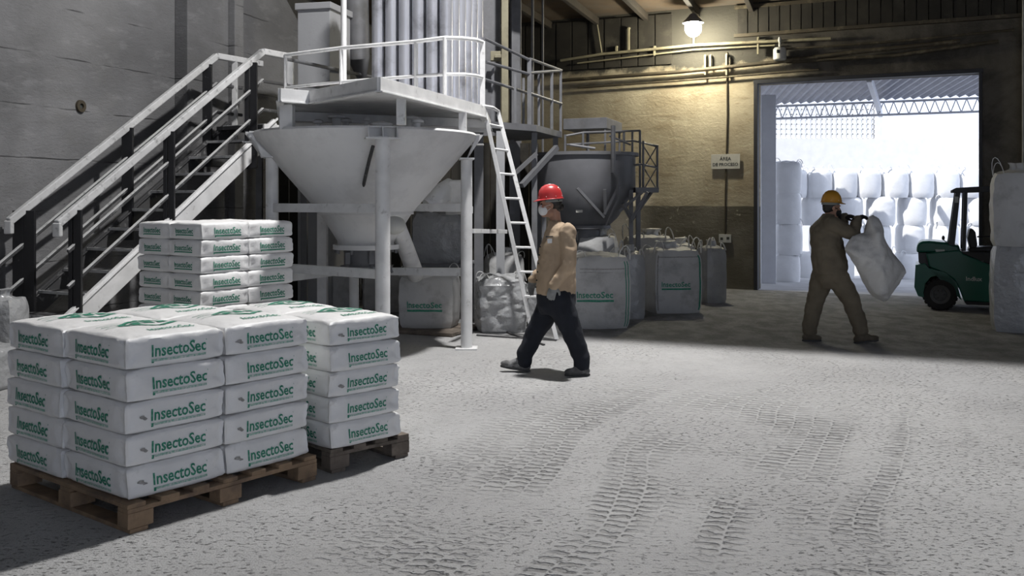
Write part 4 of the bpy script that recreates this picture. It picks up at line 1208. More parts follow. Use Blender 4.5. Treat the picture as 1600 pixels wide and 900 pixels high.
# ladder
LDR = empty('ladder', (0.35, 11.35, 0), label='white steel ladder leaning from the floor up to the railed platform', cat='ladder')
a0, a1 = P(757, 172, 11.35), G(833, 527); b0, b1 = P(779, 178, 11.7), G(870, 531)
for p, q in ((a0, a1), (b0, b1)):
    m = MB(); m.bar(p, q, 0.05, 0.03, up=(0, 1, 0)); ch(m.build('stile', 'white_paint', bevel=0.005), LDR)
m = MB(); m.tube([P(752, 165, 11.2), P(770, 168, 11.5), P(779, 174, 11.7), P(781, 184, 11.7)], 0.02, 8); ch(m.build('top_hook', 'white_paint'), LDR)
for i in range(9):
    k = 0.06 + i * 0.108; p = a0.lerp(a1, k); q = b0.lerp(b1, k)
    m = MB(); m.tube([p, q], 0.015, 8); ch(m.build('rung', 'white_paint'), LDR)
m = MB(); m.bar(G(745, 525) , G(870, 533), 0.03, 0.012); m.bar(G(790, 520), G(850, 540), 0.03, 0.012); o = m.build('floor_bars', 'dark_tread'); recenter(o); o.location.z = 0.006
tag(o, 'thin dark steel bars lying on the floor at the foot of the ladder', 'bar')

# =================================================================== FILTER TUBES, DUCTS, POSTS ON THE PLATFORM
FT = empty('filter_tubes', (-1.5, 11.9, ZT), label='bundle of tall silver vertical tubes standing on the platform', cat='tube bundle')
xs = [591, 612, 633, 654, 676, 697]
for i, x in enumerate(xs):
    Y = 12.25 - i * 0.06; p = P(x, 100, Y)
    m = MB(); m.tube([Vector((p.x, p.y, 2.69)), Vector((p.x, p.y, 5.6))], 0.082, 20, caps=True); ch(m.build('tube', 'tube_steel'), FT)
for i, x in enumerate([709, 719, 729, 738, 746]):
    Y = 12.1 + i * 0.2; p = P(x, 100, Y)
    m = MB(); m.tube([Vector((p.x, p.y, 2.69)), Vector((p.x, p.y, 5.6))], 0.075, 20); ch(m.build('tube', 'tube_steel'), FT)
m = MB(); pc = P(668, 100, 12.9); m.box((pc.x, 12.95, 4.1), (1.1, 0.3, 2.8)); ch(m.build('casing', 'grey_steel'), FT)

DC = empty('duct_cabinet', (-3.0, 14.3, 0), label='tall pale grey sheet-metal duct cabinet behind the stair head', cat='duct')
pa = P(469, 5, 14.0); pb = P(530, 5, 14.3)
m = MB(); m.box(((pa.x + pb.x) / 2, 14.5, 2.25), (pb.x - pa.x, 0.75, 4.5), Matrix.Rotation(R(-14), 3, 'Z')); ch(m.build('casing', 'duct_paint', bevel=0.01), DC)
m = MB(); m.box(((pa.x + pb.x) / 2, 14.5, 4.5), (pb.x - pa.x + 0.06, 0.82, 0.10), Matrix.Rotation(R(-14), 3, 'Z')); ch(m.build('cap', 'duct_paint', bevel=0.01), DC)
m = MB(); m.tube([P(556, 0, 15.0), P(560, 90, 15.0), P(565, 120, 15.2)], [0.2, 0.18, 0.08], 16); ch(m.build('side_hose', 'grey_steel'), DC)
m = MB(); m.tube([P(535, 0, 15) + Vector((0, 0, 0.4)), P(540, 20, 15), P(556, 60, 15.2)], 0.02, 8); ch(m.build('cable', 'dark_tread'), DC)
p = P(537, 70, 11.9)
m = MB(); m.tube([Vector((p.x, p.y, ZT - 0.02)), Vector((p.x, p.y, 5.5))], 0.036, 14); o = m.build('vent_pipe', 'white_paint'); recenter(o)
tag(o, 'tall thin white pipe rising from the platform in front of the duct cabinet', 'pipe')

# tall steel columns behind the ladder
def col(x, Y, w_, d_, z1, mt, label, z0=0.0, name='steel_column'):
    p = P(x, 300, Y); m = MB(); m.box((p.x, p.y, (z0 + z1) / 2), (w_, 0.02, z1 - z0)); m.box((p.x - w_ / 2 + 0.01, p.y + d_ / 2, (z0 + z1) / 2), (0.02, d_, z1 - z0)); m.box((p.x + w_ / 2 - 0.01, p.y + d_ / 2, (z0 + z1) / 2), (0.02, d_, z1 - z0))
    o = m.build(name, mt); recenter(o); tag(o, label, 'column')
col(768, 14.6, 0.27, 0.2, 5.2, 'grey_steel', 'wide grey channel column right of the silver tubes', 2.62)
col(789, 14.2, 0.10, 0.1, 5.2, 'pipe_yellow', 'pale yellowish column beside the wide grey one, above the rear platform', 2.62)
col(806, 16.0, 0.14, 0.12, 5.2, 'grey_steel', 'dark grey column behind the railed cage platform')
col(782, 12.6, 0.11, 0.1, 2.55, 'duct_paint', 'pale column carrying the rear platform behind the ladder')
col(503, 12.2, 0.12, 0.1, 2.55, 'white_paint', 'white column seen between the hopper legs at the left')
col(748, 12.8, 0.12, 0.1, 2.6, 'grey_steel', 'grey column just right of the big hopper leg')
m = MB(); m.bar(P(738, 361, 10.9), P(790, 362, 12.4), 0.05, 0.05); o = m.build('tie_beam', 'white_paint', bevel=0.003); recenter(o)
tag(o, 'white tie bar from the right hopper leg to the column behind the ladder', 'beam')
m = MB(); m.box(P(778, 88, 14.3), (0.22, 0.12, 0.14)); m.box(P(778, 88, 14.2), (0.10, 0.06, 0.05)); o = m.build('junction_box', 'pipe_yellow', bevel=0.006); recenter(o)
tag(o, 'cream junction box fixed to the columns right of the silver tubes', 'junction box')

# second platform with a railed cage
CG = empty('cage_platform', P(830, 200, 14.0), label='grey railed platform with a cage railing left of the lit wall', cat='platform')
dk = [P(757, 186, 12.9), P(838, 212, 13.6), P(878, 208, 15.0), P(800, 186, 16.0)]
zc = sum(p.z for p in dk) / 4
zc = 2.62
m = MB(); m.prism([(p.x, p.y, zc) for p in dk], (0, 0, 0.09)); ch(m.build('deck', 'grey_steel'), CG)
def rail2(x0, y0, Y0, x1, y1, Y1, r_=0.022):
    m = MB(); m.tube([P(x0, y0, Y0), P(x1, y1, Y1)], r_, 8); ch(m.build('rail', 'grey_steel'), CG)
rail2(757, 60, 12.9, 828, 94, 13.7); rail2(828, 92, 13.7, 877, 110, 15.0); rail2(828, 114, 13.7, 877, 110, 15.0)
rail2(757, 124, 12.9, 877, 162, 15.0); rail2(826, 145, 13.7, 877, 162, 15.0); rail2(760, 97, 13, 828, 116, 13.7)
for x, y0, y1, Y, s in ((827, 92, 200, 13.7, 0.06), (842, 114, 198, 14.2, 0.04), (862, 112, 205, 14.6, 0.045), (876, 110, 208, 15.0, 0.04), (818, 122, 195, 14.2, 0.04), (770, 100, 190, 13.2, 0.04), (805, 115, 195, 13.4, 0.035)):
    p = P(x, y0, Y); m = MB(); m.box((p.x, p.y, (p.z + zc) / 2), (s, s, p.z - zc)); ch(m.build('railing_post', 'grey_steel'), CG)
for x, Y in ((835, 13.9), (868, 15.0), (800, 15.6)):
    p = P(x, 300, Y); m = MB(); m.box((p.x, p.y, zc / 2), (0.08, 0.08, zc)); ch(m.build('leg', 'grey_steel'), CG)
m = MB(); m.bar(P(870, 230, 14.2), P(815, 290, 13.6), 0.07, 0.07); m.bar(P(838, 240, 13.8), P(800, 275, 13.6), 0.05, 0.05); ch(m.build('brace', 'grey_steel'), CG)
# thin pipes behind the cage
for i, (x, r_) in enumerate(((798, 0.02), (812, 0.03), (832, 0.025), (848, 0.02))):
    p = P(x, 300, 16.6); m = MB(); m.tube([Vector((p.x, p.y, 0)), Vector((p.x, p.y, 5.2))], r_, 8); o = m.build('riser_pipe', 'grey_steel'); recenter(o)
    tag(o, 'thin dark riser pipe behind the railed cage platform, %s from the left' % COLN[i], 'pipe', 'riser pipes behind the cage platform')

# =================================================================== REAR HOPPER
H2 = Vector(((915 - 800) / FPX * 15.2, 15.2, 0)); R2 = 0.785
RH = empty('rear_hopper', H2, label='dark grey cylindrical hopper with conical bottom before the lit wall', cat='hopper')
def ch2(m, name, mt, bevel=0): return ch(m.build(name, mt, bevel=bevel), RH)
zt = CAMZ + (HZ - 238) / FPX * (15.2 - R2); zb = CAMZ + (HZ - 295) / FPX * (15.2 - R2)
m = MB(); m.lathe(H2, [(R2 - 0.03, zt), (R2, zt), (R2, zb), (0.50, 1.36), (0.34, 1.22), (0.32, 1.22), (0.48, 1.37), (R2 - 0.03, zb), (R2 - 0.03, zt)], 64); ch2(m, 'tank', 'rear_hopper_steel')
m = MB(); m.lathe(H2, [(R2, zt + 0.02), (R2 + 0.05, zt + 0.02), (R2 + 0.05, zt - 0.03), (R2, zt - 0.03)], 64); m.lathe(H2, [(0.001, zt - 0.01), (R2 - 0.02, zt - 0.01)], 48); ch2(m, 'rim', 'grey_steel')
m = MB(); m.lathe(H2, [(0.40, 1.25), (0.40, 1.20), (0.24, 1.19), (0.24, 0.98), (0.12, 0.95), (0.12, 0.86)], 32, cap1=True); ch2(m, 'outlet', 'grey_steel')
for th in (-0.35, -2.5, 1.2, 2.6):
    d = Vector((math.cos(th), math.sin(th), 0)); p = H2 + d * (R2 + 0.06)
    m = MB(); m.box((p.x, p.y, zb / 2), (0.07, 0.07, zb)); ch2(m, 'leg', 'grey_steel', 0.004)
for x0, y0, x1, y1 in ((902, 294, 944, 340), (945, 296, 946, 330), (1012, 300, 985, 346), (1004, 300, 968, 330), (973, 318, 985, 340), (968, 290, 945, 335)):
    m = MB(); m.bar(P(x0, y0, 14.35), P(x1, y1, 14.45), 0.05, 0.04); ch2(m, 'brace', 'grey_steel', 0.003)
m = MB(); m.tube([P(958, 196, 14.3), P(958, 270, 14.3)], 0.035, 10); m.tube([P(958, 270, 14.3), P(966, 278, 14.3), P(966, 310, 14.3), P(955, 335, 14.4), P(948, 352, 14.5)], 0.02, 8); ch2(m, 'feed_pipe', 'grey_steel')
m = MB(); m.box(P(905, 330, 14.55), (0.10, 0.03, 0.04)); ch2(m, 'nameplate', 'sign_white')
# railing and side platform around the rear hopper
RP = empty('rear_railing', P(1000, 290, 15.0), label='thin pipe railing and side step platform around the rear hopper', cat='railing')
def r3(pts, r_=0.016): m = MB(); m.tube([P(*q) for q in pts], r_, 8); ch(m.build('rail', 'grey_steel'), RP)
r3([(885, 212, 14.6), (912, 207, 14.6), (1000, 204, 15.0)]); r3([(885, 226, 14.6), (990, 220, 15.0), (1028, 228, 15.2)]); r3([(1000, 204, 15.0), (1000, 222, 15.0), (1027, 229, 15.2)])
r3([(990, 258, 14.9), (1004, 257, 14.9), (1027, 262, 15.2)]); r3([(890, 226, 14.5), (930, 232, 14.5)], 0.02); r3([(952, 212, 14.6), (985, 226, 14.8)])
for x, y0, y1, Y in ((883, 210, 240, 14.6), (911, 207, 232, 14.6), (975, 205, 236, 14.9), (1000, 204, 300, 15.0), (1005, 220, 300, 14.9), (1027, 228, 300, 15.2), (988, 206, 240, 15.2)):
    m = MB(); m.tube([P(x, y0, Y), P(x, y1, Y)], 0.018, 8); ch(m.build('railing_post', 'grey_steel'), RP)
m = MB(); pc = P(1008, 297, 15.0); m.box((pc.x, 15.0, pc.z), (0.36, 0.5, 0.08)); ch(m.build('step', 'grey_steel', bevel=0.004), RP)
for y_ in ((229, 262), (262, 296)):
    m = MB(); m.tube([P(1006, y_[0], 14.9), P(1026, y_[1], 15.2)], 0.010, 6); m.tube([P(1026, y_[0], 15.2), P(1006, y_[1], 14.9)], 0.010, 6); ch(m.build('lattice', 'grey_steel'), RP)
for x, Y in ((986, 14.8), (1020, 15.2)):
    p = P(x, 300, Y); m = MB(); m.box((p.x, p.y, pc.z / 2), (0.06, 0.06, pc.z)) if x == 986 else m.bar(P(1018, 300, 15.1), P(986, 345, 14.9), 0.04, 0.04); ch(m.build('support', 'grey_steel'), RP)
# box hood above it
HD = empty('hood_box', P(925, 190, 15.5), label='flat grey box hood standing on thin legs above the rear hopper', cat='hood')
m = MB(); c0 = P(880, 192, 15.2); c1 = P(948, 188, 14.9); c2_ = P(972, 194, 16.0)
dd_ = (c2_ - c1); dd_.z = 0; e0_ = Vector((c0.x, c0.y, 2.76)); e1_ = Vector((c1.x, c1.y, 2.76))
m.prism([e0_, e1_, e1_ + dd_, e0_ + dd_], (0, 0, 0.17)); ch(m.build('hood', 'grey_steel', bevel=0.006), HD)
for q in (e0_ + Vector((0.4, 0.05, 0)), e1_ + Vector((-0.02, 0.05, 0)), e1_ + dd_ + Vector((-0.05, -0.05, 0)), e0_ + dd_ + Vector((0.1, -0.05, 0))):
    m = MB(); m.tube([Vector((q.x, q.y, zt)), Vector((q.x, q.y, 2.77))], 0.018, 8); ch(m.build('leg', 'grey_steel'), HD)

# =================================================================== BACK WALL FITTINGS
def wall_pipe(pts, off, r_, mt, label, name='wall_pipe'):
    P3 = [bw(*bt(x, y), off) for x, y in pts]
    m = MB(); m.tube(P3, r_, 10); o = m.build(name, mt); recenter(o); return tag(o, label, 'pipe')
wall_pipe([(880, 96), (945, 86), (1090, 72), (1215, 66), (1300, 62)], 0.14, 0.028, 'pipe_yellow', 'upper pipe along the back wall just under the lit lamp')
wall_pipe([(905, 100), (1085, 79), (1212, 72)], 0.10, 0.016, 'pipe_yellow', 'thin pipe running just below the upper pipe under the lamp')
wall_pipe([(878, 127), (1060, 114), (1200, 100), (1330, 84), (1500, 66)], 0.12, 0.036, 'pipe_dark', 'thick brown pipe along the back wall above the sign')
wall_pipe([(905, 138), (1060, 127), (1200, 116), (1280, 110)], 0.08, 0.018, 'pipe_dark', 'thin brown pipe below the thick one on the back wall')
wall_pipe([(1136, 82), (1137, 180), (1134, 300), (1133, 368)], 0.022, 0.014, 'pipe_dark', 'thin vertical conduit running down the wall past the sign to the socket')
wall_pipe([(936, 40), (943, 84)], 0.10, 0.014, 'pipe_yellow', 'short thin hanger rod up to the ceiling, left part of the back wall')
wall_pipe([(1230, 98), (1400, 88), (1560, 66)], 0.10, 0.03, 'pipe_dark', 'dark pipe running over the doorway')
wall_pipe([(1230, 78), (1400, 66), (1585, 48)], 0.10, 0.02, 'pipe_dark', 'thin dark conduit above the pipe over the doorway')
for x, y0, y1, lb in ((1104, 88, 118, 'pale bracket on the thick wall pipe, left of the vertical conduit, the lower-reaching one'), (1112, 88, 105, 'short pale bracket on the wall just right of the longer one, below the lamp'),
                      (1137, 86, 118, 'pale bracket where the vertical conduit crosses the thick wall pipe'), (1186, 60, 86, 'pale bracket hanging the upper pipe between lamp and alarm bell'),
                      (985, 45, 84, 'long pale hanger plate above the upper pipe, left of the lamp'), (966, 74, 84, 'small bracket on the upper pipe at the far left near the hanger rod'), (1025, 74, 88, 'small pale bracket on the upper pipe, just left of the lamp')):
    m = MB(); m.bar(bw(*bt(x, y0), 0.10), bw(*bt(x, y1), 0.10), 0.03, 0.05, up=tuple(WN)); m.bar(bw(*bt(x, y0), 0.10), bw(*bt(x, y0), 0.0), 0.03, 0.03)
    o = m.build('pipe_bracket', 'pipe_yellow'); recenter(o); tag(o, lb, 'bracket', 'pipe brackets on the back wall')
# sign
def wall_obj2(name, px0, py0, px1, py1, off, th, mt, label, cat, bevel=0.004, extra=None):
    t0, z0 = bt(px0, (py0 + py1) / 2); t1, _ = bt(px1, (py0 + py1) / 2)
    _, za = bt((px0 + px1) / 2, py1); _, zb_ = bt((px0 + px1) / 2, py0)
    o = empty(name, bw((t0 + t1) / 2, (za + zb_) / 2, 0), WANG, label=label, cat=cat)
    w_, h_ = t1 - t0, zb_ - za
    MB().box((0, -off - th / 2, 0), (w_, th, h_)).build('plate' if name != 'socket_outlet' else 'cover', mt, o, bevel)
    return o, w_, h_
sg, sw_, sh_ = wall_obj2('area_sign', 1112, 241, 1157, 264, 0.037, 0.015, 'sign_white', 'white wall sign reading AREA DE PROCESO', 'sign', 0.002)
for txt, zc_, wf in (('ÁREA', 0.22, 0.40), ('DE PROCESO', -0.20, 0.88)):
    tv, tf, hr = text2d(txt)
    m = MB(); m.add([(x * sw_ * wf, -0.0545, zc_ * sh_ + y * sw_ * wf) for x, y in tv], tf, 0)
    m.build('lettering', 'dark_ink', sg, fix=False)
so, sw2, sh2 = wall_obj2('socket_outlet', 1124, 366, 1143, 379, 0.0, 0.05, 'plastic_white', 'white double wall socket above the slim looped bag', 'socket')
for dx in (-0.26, 0.26):
    m = MB(); m.box((dx * sw2, -0.053, 0.02 * dx), (0.05, 0.012, 0.05)); m.build('outlet_hole', 'dark_ink', so, 0.004)
# bell / sensor canister
t_, z_ = bt(1221, 88)
bl = empty('wall_bell', bw(t_, z_, 0.18), label='white canister alarm bell on the wall above the left door jamb', cat='alarm')
m = MB(); m.lathe(bl.location, [(0.09, -0.10), (0.115, -0.08), (0.115, 0.10), (0.09, 0.13), (0.03, 0.14)], 24, cap0=True, cap1=True); ch(m.build('canister', 'plastic_white'), bl)
m = MB(); m.tube([bl.location + Vector((0, 0, 0.12)), bl.location + Vector((0, 0, 0.26))], 0.02, 8); m.ball(bl.location + Vector((0, 0, 0.27)), (0.03, 0.03, 0.06)); ch(m.build('stem', 'plastic_white'), bl)
m = MB(); m.bar(bl.location, bl.location - WN * 0.18, 0.04, 0.04); ch(m.build('arm', 'grey_steel'), bl)
m = MB(); m.box(bl.location + WN * 0.112 + Vector((0, 0, 0.05)), (0.07, 0.02, 0.06)); ch(m.build('sounder', 'dark_ink', bevel=0.004), bl)
# lamp
lp = P(1083, 44, 0); t_, z_ = bt(1083, 44)
L_pos = bw(t_, z_, 0.75)
L_pos = P(1083, 44, L_pos.y)
LM = empty('wall_lamp', L_pos, label='bright lit lamp on a bracket high on the back wall', cat='lamp')
m = MB(); m.ball(L_pos, (0.155, 0.155, 0.16)); gl = ch(m.build('bulb', 'lamp_glow'), LM)
m = MB(); m.lathe(L_pos, [(0.05, 0.26), (0.08, 0.22), (0.19, 0.10), (0.195, 0.09), (0.18, 0.095), (0.07, 0.21)], 24, cap0=True); ch(m.build('reflector', 'grey_steel'), LM)
m = MB(); wq = bw(bt(1086, 70)[0], L_pos.z - 0.25, 0.1); m.tube([L_pos + Vector((0, 0, 0.24)), L_pos + Vector((0, 0, 0.30)), L_pos - WN * 0.45 + Vector((0, 0, 0.26)), Vector((wq.x, wq.y, L_pos.z + 0.1)), wq], 0.02, 8); ch(m.build('bracket_arm', 'pipe_yellow'), LM)
ll = light('wall_lamp_light', 'POINT', L_pos + Vector((0, 0, -0.20)), 240, (1.0, 0.92, 0.70), shadow_soft_size=0.08)
# round socket ring on the concrete wall
def lt(x, y):
    m_ = (x - 800) / FPX; s_ = (m_ * L0.y - L0.x) / (LD.x - m_ * LD.y); q = L0 + LD * s_
    return s_, CAMZ + (HZ - y) / FPX * q.y
s_, z_ = lt(125, 166)
m = MB(); ax = Matrix.Rotation(LANG, 3, 'Z') @ Matrix.Rotation(R(90), 3, 'X')
cpt = lw(s_, z_, 0.0)
m.lathe(cpt, [(0.035, 0.0), (0.035, 0.03), (0.075, 0.03), (0.08, 0.0)], 20, axis=ax); m.lathe(cpt, [(0.0, 0.008), (0.036, 0.008)], 20, axis=ax, mi=1)
o = m.build('wall_ring', ['pipe_dark', 'dark_ink']); tag(o, 'small round rusty ring fitting set in the concrete wall above the stairs', 'fitting')

# =================================================================== FORKLIFT
FY = 14.30
FS = FY / FPX
FO = P(1468, 482, FY)
FK = empty('forklift', (FO.x, FO.y, 0), R(-23.5), label='green counterweight forklift facing right at the edge of the doorway', cat='forklift')
def fx(x): return (x - 1468) * FS / 1.095
def fz(y): return max(0.0, CAMZ - (y - HZ) * FS)
FW = 1.0     # overall width, body centred at y=+FW/2 (near side faces the viewer)
def fbox_poly(pts, y0, y1, name, mt, par=FK, bevel=0.02):
    m = MB(); m.prism([(fx(x), y0, fz(y)) for x, y in pts], (0, y1 - y0, 0)); return m.build(name, mt, par, bevel)
cw = fbox_poly([(1431, 396), (1432, 384), (1438, 378), (1452, 377), (1478, 379), (1500, 384), (1500, 396)], 0.08, FW - 0.08, 'hood', 'forklift_green', bevel=0.035)
fbox_poly([(1434, 396), (1480, 394), (1478, 424), (1444, 418), (1435, 412)], 0.16, FW - 0.16, 'radiator', 'forklift_black', bevel=0.01)
fbox_poly([(1430, 415), (1446, 413), (1452, 420), (1478, 425), (1492, 440), (1498, 455), (1494, 441), (1484, 433), (1468, 430), (1454, 434), (1446, 444), (1443, 458), (1444, 466), (1434, 464), (1428, 450)], 0.02, FW - 0.02, 'counterweight', 'forklift_green', bevel=0.02)
fbox_poly([(1446, 396), (1500, 390), (1505, 396), (1560, 418), (1600, 424), (1600, 470), (1506, 470), (1499, 452), (1490, 436), (1475, 427), (1452, 418)], 0.04, FW - 0.04, 'body', 'forklift_green', bevel=0.02)
fbox_poly([(1478, 392), (1600, 394), (1600, 424), (1560, 418), (1505, 396)], 0.06, FW - 0.06, 'cowl', 'forklift_black', bevel=0.01)
fbox_poly([(1506, 470), (1600, 470), (1600, 475), (1510, 475)], 0.06, FW - 0.06, 'step_plate', 'forklift_black', bevel=0.005)
def wheel(x, y, r_, wd, y0, nm='wheel'):
    c = Vector((fx(x), y0, r_)); ax = Matrix.Rotation(R(90), 3, 'X')
    e = empty('wheel', c); e.parent = FK
    m = MB(); m.lathe((0, 0, 0), [(r_ * 0.60, -wd / 2), (r_ * 0.93, -wd / 2), (r_, -wd * 0.3), (r_, wd * 0.3), (r_ * 0.93, wd / 2), (r_ * 0.60, wd / 2)], 40, axis=ax)
    for i in range(22):
        th = i / 22 * 2 * math.pi; d = Vector((math.cos(th), 0, math.sin(th)))
        m.box(d * r_ * 0.985, (0.03, wd * 0.86, 0.04), Matrix.Rotation(-th, 3, 'Y'))
    m.build('tyre', 'rubber', e)
    m = MB(); m.lathe((0, 0, 0), [(r_ * 0.62, wd / 2), (r_ * 0.56, wd / 2 - 0.01), (r_ * 0.42, wd / 2 - 0.02), (r_ * 0.38, wd / 2 - 0.06), (0.01, wd / 2 - 0.06)], 32, axis=ax)
    m.lathe((0, 0, 0), [(r_ * 0.62, -wd / 2), (r_ * 0.4, -wd / 2 + 0.03), (0.01, -wd / 2 + 0.03)], 32, axis=ax)
    for i in range(6):
        th = i / 6 * 2 * math.pi; m.ball((math.cos(th) * r_ * 0.26, -wd / 2 - 0.0 + 0.02, math.sin(th) * r_ * 0.26), 0.014, n=8, m=5)
    m.build('wheel_rim', 'rim_grey', e)
for yy in (0.10, FW - 0.10):
    wheel(1469, 458, 0.235, 0.17, yy); wheel(1612, 458, 0.29, 0.22, yy)
# overhead guard: wide rear pillar, thin inner pillar, roof bars, front pillars
for yy in (0.12, FW - 0.12):
    m = MB(); m.prism([(fx(1478), yy - 0.04, fz(384)), (fx(1500), yy - 0.04, fz(384)), (fx(1502), yy - 0.04, fz(372)), (fx(1503), yy - 0.04, fz(298)), (fx(1493), yy - 0.04, fz(298)), (fx(1484), yy - 0.04, fz(345))][0:0] or
        [(fx(1480), yy - 0.035, fz(392)), (fx(1491), yy - 0.035, fz(392)), (fx(1501), yy - 0.035, fz(298)), (fx(1493), yy - 0.035, fz(298))], (0, 0.07, 0)); m.build('guard_pillar', 'forklift_black', FK, 0.008)
    m = MB(); m.prism([(fx(1503), yy - 0.03, fz(392)), (fx(1509), yy - 0.03, fz(392)), (fx(1512), yy - 0.03, fz(298)), (fx(1506), yy - 0.03, fz(298))], (0, 0.06, 0)); m.build('guard_pillar', 'forklift_black', FK, 0.006)
    m = MB(); m.prism([(fx(1578), yy - 0.03, fz(400)), (fx(1590), yy - 0.03, fz(400)), (fx(1584), yy - 0.03, fz(310)), (fx(1576), yy - 0.03, fz(298))], (0, 0.06, 0)); m.build('guard_pillar', 'forklift_black', FK, 0.006)
    m = MB(); m.prism([(fx(1487), yy - 0.04, fz(301)), (fx(1487), yy - 0.04, fz(297)), (fx(1494), yy - 0.04, fz(293.5)), (fx(1540), yy - 0.04, fz(291)), (fx(1578), yy - 0.04, fz(292)), (fx(1588), yy - 0.04, fz(300)), (fx(1586), yy - 0.04, fz(306)), (fx(1574), yy - 0.04, fz(299)), (fx(1510), yy - 0.04, fz(301))], (0, 0.08, 0)); m.build('guard_roof_rail', 'forklift_black', FK, 0.006)
for i in range(7):
    x = 1498 + i * 12.5; m = MB(); m.box((fx(x), FW / 2, fz(296)), (0.035, FW - 0.26, 0.03)); m.build('guard_bar', 'forklift_black', FK, 0.004)
# seat
fbox_poly([(1515, 358), (1520, 357), (1525, 363), (1528, 384), (1524, 390), (1516, 390), (1512, 372)], 0.27, 0.73, 'seat_back', 'forklift_black', bevel=0.025)
fbox_poly([(1514, 387), (1552, 385), (1558, 389), (1556, 394), (1514, 394)], 0.25, 0.75, 'seat', 'forklift_black', bevel=0.02)
m = MB(); m.tube([(fx(1527), 0.24, fz(370)), (fx(1548), 0.24, fz(369)), (fx(1550), 0.24, fz(372)), (fx(1550), 0.24, fz(384))], 0.011, 8); m.build('seat_arm_rail', 'forklift_black', FK)
# steering wheel, column, mast and forks
m = MB(); pts = [(fx(1566) + 0.15 * math.cos(t) * 0.55, 0.5 + 0.17 * math.sin(t), fz(362) + 0.10 * math.cos(t)) for t in [k / 20 * 2 * math.pi for k in range(21)]]; m.tube(pts, 0.013, 8); m.build('steering_wheel', 'forklift_black', FK)
m = MB(); m.tube([(fx(1568), 0.5, fz(363)), (fx(1586), 0.5, fz(398))], 0.025, 8); m.build('steering_column', 'forklift_black', FK)
for yy in (0.25, 0.75):
    m = MB(); m.box((fx(1640), yy, 1.0), (0.12, 0.09, 1.95)); m.build('mast_channel', 'forklift_black', FK, 0.006)
    m = MB(); m.box((fx(1640) + 0.60, yy, 0.10), (1.05, 0.11, 0.04)); m.box((fx(1640) + 0.10, yy, 0.35), (0.04, 0.11, 0.5)); m.build('fork', 'forklift_black', FK, 0.006)
m = MB(); m.box((fx(1640), 0.5, 1.9), (0.08, 0.45, 0.08)); m.box((fx(1640), 0.5, 0.5), (0.06, 0.45, 0.08)); m.build('mast_crossbar', 'forklift_black', FK, 0.006)
# mirror, lamp, decals
m = MB(); m.ball((fx(1474), 0.10, fz(372)), (0.022, 0.03, 0.035)); m.tube([(fx(1474), 0.12, fz(374)), (fx(1481), 0.14, fz(382))], 0.006, 6); m.build('mirror', 'forklift_black', FK)
m = MB(); m.prism([(fx(1461), 0.075, fz(390)), (fx(1476), 0.075, fz(390)), (fx(1477), 0.075, fz(397)), (fx(1464), 0.075, fz(397))], (0, 0.012, 0)); m.build('hood_decal', 'decal_white', FK)
m = MB(); m.prism([(fx(1517), 0.052, fz(406)), (fx(1536), 0.052, fz(406)), (fx(1536), 0.052, fz(411)), (fx(1519), 0.052, fz(411))], (0, 0.012, 0)); m.build('side_decal', 'rim_grey', FK)
m = MB(); m.box((fx(1495), 0.082, fz(312)), (0.05, 0.006, 0.09)); m.build('pillar_sticker', 'decal_white', FK)
tv, tf, hr = text2d('Indlux')
m = MB(); m.add([(fx(1521.5) + x * 0.215, 0.0375, fz(434.5) + y * 0.215) for x, y in tv], tf, 0); m.build('brand_lettering', 'decal_white', FK, fix=False)

# =================================================================== PEOPLE
def remesh(o, vox, disp=0.0, dscale=0.12, smooth=6):
    rm_ = o.modifiers.new('remesh', 'REMESH'); rm_.mode = 'VOXEL'; rm_.voxel_size = vox; rm_.use_smooth_shade = True
    if smooth:
        sm = o.modifiers.new('smooth', 'SMOOTH'); sm.iterations = smooth; sm.factor = 0.5
    if disp:
        tx = bpy.data.textures.new('folds', 'CLOUDS'); tx.noise_scale = dscale; tx.noise_depth = 2
        d = o.modifiers.new('folds', 'DISPLACE'); d.texture = tx; d.strength = disp; d.mid_level = 0.5
        s2 = o.modifiers.new('smooth2', 'SMOOTH'); s2.iterations = 1; s2.factor = 0.4
    return o

def head(m, c, face, hh=0.235):
    """head block with face: c = centre of the skull, face = unit direction the face looks"""
    f = Vector(face).normalized(); s = Vector((0, 0, 1)).cross(f).normalized(); u = f.cross(s).normalized()
    Rm = Matrix((f, s, u)).transposed()
    A = lambda x, y, z: Vector(c) + Rm @ Vector((x, y, z))
    m.ball(A(-0.012, 0, 0.03), (0.096, 0.076, 0.092), Rm, 20, 14)          # cranium
    m.ball(A(0.022, 0, -0.045), (0.068, 0.058, 0.085), Rm, 20, 12)         # face mass
    m.ball(A(0.055, 0, -0.105), (0.030, 0.032, 0.026), Rm)                 # chin
    m.cone(A(0.084, 0, -0.002), A(0.100, 0, -0.040), 0.009, 0.013)         # nose
    m.ball(A(0.092, 0, -0.072), (0.010, 0.024, 0.007), Rm)                 # lips
    m.ball(A(0.092, 0, -0.082), (0.010, 0.021, 0.007), Rm)
    for k in (-1, 1):
        m.ball(A(0.080, k * 0.030, 0.012), (0.014, 0.022, 0.008), Rm)      # brow
        m.ball(A(-0.012, k * 0.076, -0.022), (0.018, 0.010, 0.030), Rm)    # ear
        m.ball(A(0.062, k * 0.040, -0.035), (0.022, 0.018, 0.020), Rm)     # cheek
        m.cone(A(-0.01, k * 0.045, -0.085), A(0.045, k * 0.020, -0.108), 0.022, 0.018)  # jaw
    return A, Rm

